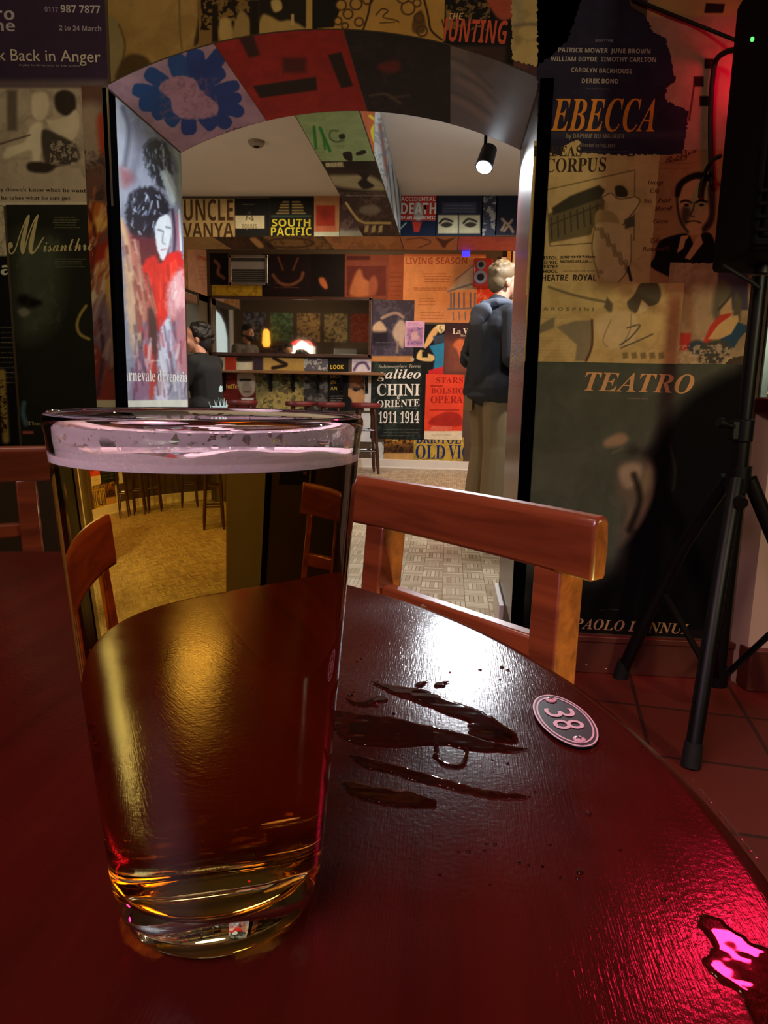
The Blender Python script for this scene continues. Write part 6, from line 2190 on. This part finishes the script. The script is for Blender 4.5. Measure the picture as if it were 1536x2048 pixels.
for i in range(40):
    q, e = rr.random() * 2 * pi, 0.1 + rr.random() * 1.2
    v = H((cos(q) * cos(e) * 0.078, sin(q) * cos(e) * 0.09 - 0.02, sin(e) * 0.085 + 0.045))
    if v[1] > 0.045 and v[2] < 0.09:
        continue
    hr.ell(hc + Rh @ v, (0.018, 0.022, 0.018), 10, 6)
hr.build('hair', M_HAIR_B, man, remesh=0.007, smooth=180)
jk = MB()
jk.cap(hips + (-0.09, 0, -0.03), 0.150, hips + (0.09, 0, -0.03), 0.150).cap(hips + (0, -0.01, 0.06), 0.165, chest + (0, -0.02, 0), 0.168).cap(chest + (-0.09, -0.015, 0.03), 0.13, chest + (0.09, -0.015, 0.03), 0.13)
jk.cap(shL + (0.02, 0, 0.0), 0.074, shR + (-0.02, 0, 0.0), 0.074).cap(chest + (0, -0.02, 0.09), 0.115, neck + (0, -0.01, -0.02), 0.082)
for s_, e_, w_ in ((shL, elL, wrL), (shR, elR, wrR)):
    jk.cap(s_, 0.076, e_, 0.064).cap(e_, 0.064, w_ * 0.9 + e_ * 0.1, 0.046)
jk.ell(hips + (0, 0, -0.085), (0.232, 0.160, 0.05), 22, 10)
jk.cap(hips + (-0.16, -0.08, -0.06), 0.055, hips + (-0.06, -0.11, 0.12), 0.06)
jk.cap(shL + (-0.03, -0.045, -0.03), 0.022, hips + (-0.05, -0.15, 0.18), 0.012).cap(shR + (0.0, -0.05, -0.03), 0.02, hips + (0.03, -0.15, 0.2), 0.012).cap(elL + (0.0, -0.05, 0.05), 0.02, hips + (0.0, -0.15, 0.1), 0.012)
jk.build('jacket', M_JACKET, man, remesh=0.008, smooth=180)
hd = MB()
hd.tube([(0.10, 0.075, 1.45), (0.108, 0.02, 1.492), (0.082, -0.05, 1.492), (0.0, -0.088, 1.475), (-0.082, -0.05, 1.492), (-0.108, 0.02, 1.492), (-0.10, 0.075, 1.45)], [0.018, 0.026, 0.032, 0.038, 0.032, 0.026, 0.018], 14)
hd.ell((0, -0.125, 1.425), (0.120, 0.042, 0.065), 18, 12).ell((0, -0.150, 1.375), (0.085, 0.030, 0.055), 16, 10)
hd.build('hood', simple('grey_fleece', '#565a66', 0.85, var=0.12, scale=120, bump=0.3), man, remesh=0.007, smooth=180, label='paler grey hood')
tr = MB()
tr.cap(hips + (-0.075, 0, 0), 0.126, hips + (0.075, 0, 0), 0.126)
for s_, k_, a_ in ((-1, kneL, ankL), (1, kneR, ankR)):
    tr.cap(hips + (s_ * 0.085, -0.005, -0.06), 0.114, k_ + (-s_ * 0.008, 0, 0), 0.104).cap(k_ + (-s_ * 0.008, 0, 0), 0.106, a_ + (-s_ * 0.01, 0, 0.02), 0.10)
tr.build('trousers', M_KHAKI, man, remesh=0.009, smooth=180)
MB().box(-0.16, -0.06, -0.128, -0.118, 0.76, 0.90).build('pocket', M_KHAKI, man, bevel=0.004)
for s_, a_ in ((-1, ankL), (1, ankR)):
    sh_ = MB()
    sh_.cap(a_ + (0, -0.045, -0.035), 0.046, a_ + (0, 0.14, -0.043), 0.040).ell(a_ + (0, 0.05, -0.072), (0.05, 0.15, 0.013), 20, 8)
    sh_.build('shoe', M_SHOE, man, remesh=0.007, smooth=180)

# seated person at the left, dark bushy hair, black top with a pale print on the back
bx, by = -2.03, 5.9
sit = thing('person', 'seated person with bushy dark hair and black printed top beside the bright jamb poster', 'person', (bx, by, 0), radians(72))
hips, chest, neck = H((0, 0, 0.70)), H((0, 0.02, 1.00)), H((0, 0.06, 1.155))
bd = MB()
bd.cap(hips + (-0.06, 0, 0), 0.11, hips + (0.06, 0, 0), 0.11).cap(hips, 0.115, chest, 0.12).cap(chest + (-0.06, 0, 0.02), 0.09, chest + (0.06, 0, 0.02), 0.09)
shL, shR = H((-0.16, 0.03, 1.08)), H((0.16, 0.03, 1.08))
elL, elR = H((-0.20, 0.12, 0.85)), H((0.20, 0.12, 0.85))
wrL, wrR = H((-0.12, 0.32, 0.86)), H((0.09, 0.32, 0.90))
bd.cap(shL, 0.05, shR, 0.05).cap(chest, 0.08, neck, 0.05).cap(neck, 0.05, neck + (0, 0.03, 0.06), 0.05)
for s_, e_, w_ in ((shL, elL, wrL), (shR, elR, wrR)):
    bd.cap(s_, 0.048, e_, 0.038).cap(e_, 0.038, w_, 0.026)
hand(bd, wrL, (0.4, 0.8, -0.1), (-0.2, 0, 0.9), 1, 0.5, 0.92)
hand(bd, wrR, (-0.4, 0.8, -0.1), (0.2, 0, 0.9), -1, 0.5, 0.92)
kn = [H((-0.12, 0.40, 0.66)), H((0.12, 0.40, 0.66))]
an = [H((-0.12, 0.36, 0.26)), H((0.12, 0.36, 0.26))]
for s_, k_, a_ in ((-1, kn[0], an[0]), (1, kn[1], an[1])):
    bd.cap(hips + (s_ * 0.08, 0.02, 0), 0.092, k_, 0.058).cap(k_, 0.056, a_, 0.038).cap(a_ + (0, -0.03, -0.03), 0.034, a_ + (0, 0.13, -0.05), 0.028)
hc = neck + (0, 0.055, 0.13)
P = head_shape(bd, hc, radians(46), 0.95, radians(-10))
bd.build('body', M_SKIN, sit, remesh=0.007, smooth=180)
eyes(sit, P, 0.95)
hr = MB()
R46 = np.array(Matrix.Rotation(radians(46), 3, 'Z'))
hr.ell(hc + R46 @ H((0, -0.035, 0.035)), (0.092, 0.092, 0.092), 20, 14).ell(hc + R46 @ H((0, -0.065, -0.03)), (0.085, 0.075, 0.085), 18, 12)
for i in range(60):
    q, e = rr.random() * 2 * pi, -0.5 + rr.random() * 1.8
    v = H((cos(q) * cos(e) * 0.10, sin(q) * cos(e) * 0.105 - 0.045, sin(e) * 0.105 + 0.02))
    if v[1] > 0.03 and v[2] < 0.08:
        continue
    hr.ell(hc + R46 @ v, (0.024, 0.024, 0.022), 8, 6)
hr.build('hair', M_HAIR_D, sit, remesh=0.007, smooth=180)
tp = MB()
tp.cap(hips + (-0.065, 0, 0.0), 0.125, hips + (0.065, 0, 0.0), 0.125).cap(hips + (0, 0, 0.03), 0.135, chest, 0.142).cap(chest + (-0.07, 0, 0.02), 0.105, chest + (0.07, 0, 0.02), 0.105).cap(shL, 0.068, shR, 0.068).cap(chest, 0.10, neck + (0, 0, -0.03), 0.065)
for s_, e_, w_ in ((shL, elL, wrL), (shR, elR, wrR)):
    tp.cap(s_, 0.070, e_, 0.056).cap(e_, 0.055, w_ * 0.9 + e_ * 0.1, 0.042)
top_ = tp.build('hooded_top', M_TEE, sit, remesh=0.009, smooth=180)
tr = MB()
tr.cap(hips + (-0.07, 0, 0), 0.118, hips + (0.07, 0, 0), 0.118)
for s_, k_, a_ in ((-1, kn[0], an[0]), (1, kn[1], an[1])):
    tr.cap(hips + (s_ * 0.082, 0.02, 0), 0.102, k_, 0.075).cap(k_, 0.073, a_ + (0, 0, 0.03), 0.058)
tr.build('trousers', M_TEE, sit, remesh=0.009, smooth=180)
for a_ in an:
    MB().cap(a_ + (0, -0.04, -0.035), 0.044, a_ + (0, 0.13, -0.05), 0.036).build('shoe', M_SHOE, sit, remesh=0.007, smooth=180)
# print: pale splash and spikes following the back of the top
pr = MB()


def back_pt(x, z):
    d = 0.128 if z < 0.98 else 0.128 - (z - 0.98) * 0.3
    y = -sqrt(max(d ** 2 - (x * 0.62) ** 2, 1e-4)) + 0.02 * (z - 0.7) / 0.3
    return H((x, y - 0.016, z))


def spike(x0, z0, x1, z1, w):
    a_, b_ = back_pt(x0, z0), back_pt(x1, z1)
    t_ = b_ - a_
    n_ = np.cross(t_, (0, 1, 0))
    n_ = n_ / np.linalg.norm(n_) * w
    pr.add([a_ - n_, a_ + n_, b_, a_ - n_ + (0, 0.006, 0), a_ + n_ + (0, 0.006, 0), b_ + (0, 0.006, 0)], [(0, 1, 2), (3, 5, 4), (0, 3, 4, 1), (1, 4, 5, 2), (2, 5, 3, 0)])


for i in range(9):
    x = -0.10 + i * 0.025
    spike(x, 0.66, x + (0.03 if i % 2 else -0.03), 0.80 - abs(i - 4) * 0.008, 0.010)
    spike(x, 0.72, x + (-0.045 if i % 2 else 0.045), 0.735, 0.007)
for dx, dz in ((-0.03, 0.0), (0.03, 0.01), (0, 0.05), (-0.02, 0.04), (0.025, 0.045)):
    spike(0.01, 0.86, 0.01 + dx, 0.85 + dz, 0.022)
pr.build('back_print', M_PRINT, top_, smooth=None, label='pale blue white print')
sst = stool(bx + 0.0, by, 'bar stool under the seated person with bushy dark hair')
for o_ in list(sst.children):
    o_.data = o_.data.copy()
    for v_ in o_.data.vertices:
        v_.co.z *= 0.588 / 0.748


# two people of the side room whom only the mirror shows
def bystander(x, y, rz, tall, hairm, top, beard, label):
    t = thing('person', label, 'person', (x, y, 0), rz, None)
    k = tall / 1.75
    S = lambda *q: H(q) * k
    b_ = MB()
    b_.cap(S(-0.07, 0, 0.95), 0.115 * k, S(0.07, 0, 0.95), 0.115 * k).cap(S(0, 0, 0.95), 0.12 * k, S(0, 0, 1.3), 0.13 * k).cap(S(-0.18, 0, 1.40), 0.055 * k, S(0.18, 0, 1.40), 0.055 * k).cap(S(0, 0, 1.3), 0.09 * k, S(0, 0.02, 1.5), 0.055 * k).cap(S(0, 0.02, 1.5), 0.055 * k, S(0, 0.04, 1.57), 0.055 * k)
    for s in (-1, 1):
        b_.cap(S(s * 0.18, 0, 1.40), 0.052 * k, S(s * 0.23, 0.0, 1.12), 0.04 * k).cap(S(s * 0.23, 0.0, 1.12), 0.04 * k, S(s * 0.2, 0.18, 0.95), 0.028 * k)
        hand(b_, S(s * 0.2, 0.18, 0.95), (-s * 0.2, 0.7, -0.6), (s * 0.5, 0.5, 0.5), -s, 0.4, k)
        b_.cap(S(s * 0.09, 0, 0.89), 0.10 * k, S(s * 0.1, 0.02, 0.5), 0.062 * k).cap(S(s * 0.1, 0.02, 0.5), 0.06 * k, S(s * 0.11, -0.02, 0.085), 0.04 * k)
        b_.cap(S(s * 0.11, -0.05, 0.045), 0.035 * k, S(s * 0.11, 0.12, 0.032), 0.028 * k)
    c = S(0, 0.055, 1.645)
    P = head_shape(b_, c, 0, 0.98 * k)
    b_.build('body', M_SKIN, t, remesh=0.009, smooth=180)
    eyes(t, P, 0.98 * k)
    h_ = MB().ell(c + S(0, -0.02, 0.045), (0.085 * k, 0.1 * k, 0.083 * k), 18, 12).ell(c + S(0, -0.055, -0.005), (0.076 * k, 0.064 * k, 0.08 * k), 16, 10).ell(c + S(0, 0.05, 0.085), (0.066 * k, 0.05 * k, 0.035 * k), 14, 8)
    h_.build('hair', hairm, t, remesh=0.009, smooth=180)
    if beard:
        MB().ell(c + S(0, 0.062, -0.092), (0.052 * k, 0.05 * k, 0.045 * k), 16, 10).cap(c + S(-0.062, 0.02, -0.06), 0.02 * k, c + S(-0.03, 0.07, -0.10), 0.024 * k).cap(c + S(0.062, 0.02, -0.06), 0.02 * k, c + S(0.03, 0.07, -0.10), 0.024 * k).build('beard', M_BEARD, t, remesh=0.007, smooth=180)
    j_ = MB().cap(S(-0.075, 0, 0.94), 0.126 * k, S(0.075, 0, 0.94), 0.126 * k).cap(S(0, 0, 0.98), 0.142 * k, S(0, 0, 1.3), 0.152 * k).cap(S(-0.18, 0, 1.405), 0.07 * k, S(0.18, 0, 1.405), 0.07 * k).cap(S(0, 0, 1.33), 0.1 * k, S(0, 0.01, 1.46), 0.07 * k)
    for s in (-1, 1):
        j_.cap(S(s * 0.18, 0, 1.40), 0.07 * k, S(s * 0.23, 0.0, 1.12), 0.056 * k).cap(S(s * 0.23, 0.0, 1.12), 0.056 * k, S(s * 0.203, 0.16, 0.967), 0.042 * k)
    j_.build('shirt', top, t, remesh=0.01, smooth=180)
    q_ = MB().cap(S(-0.075, 0, 0.93), 0.122 * k, S(0.075, 0, 0.93), 0.122 * k)
    for s in (-1, 1):
        q_.cap(S(s * 0.088, 0, 0.88), 0.108 * k, S(s * 0.1, 0.02, 0.5), 0.08 * k).cap(S(s * 0.1, 0.02, 0.5), 0.078 * k, S(s * 0.11, -0.02, 0.12), 0.062 * k)
    q_.build('trousers', M_TEE, t, remesh=0.01, smooth=180)


bystander(-3.14, 5.15, radians(-60), 1.80, M_HAIR_D, M_GREY, True, 'bearded person in a grey top in profile, reflected in the wall mirror')
bystander(-2.60, 4.60, radians(-20), 1.56, M_HAIR_D, M_TEE, False, 'shorter dark haired person beside the bearded one, reflected in the wall mirror')
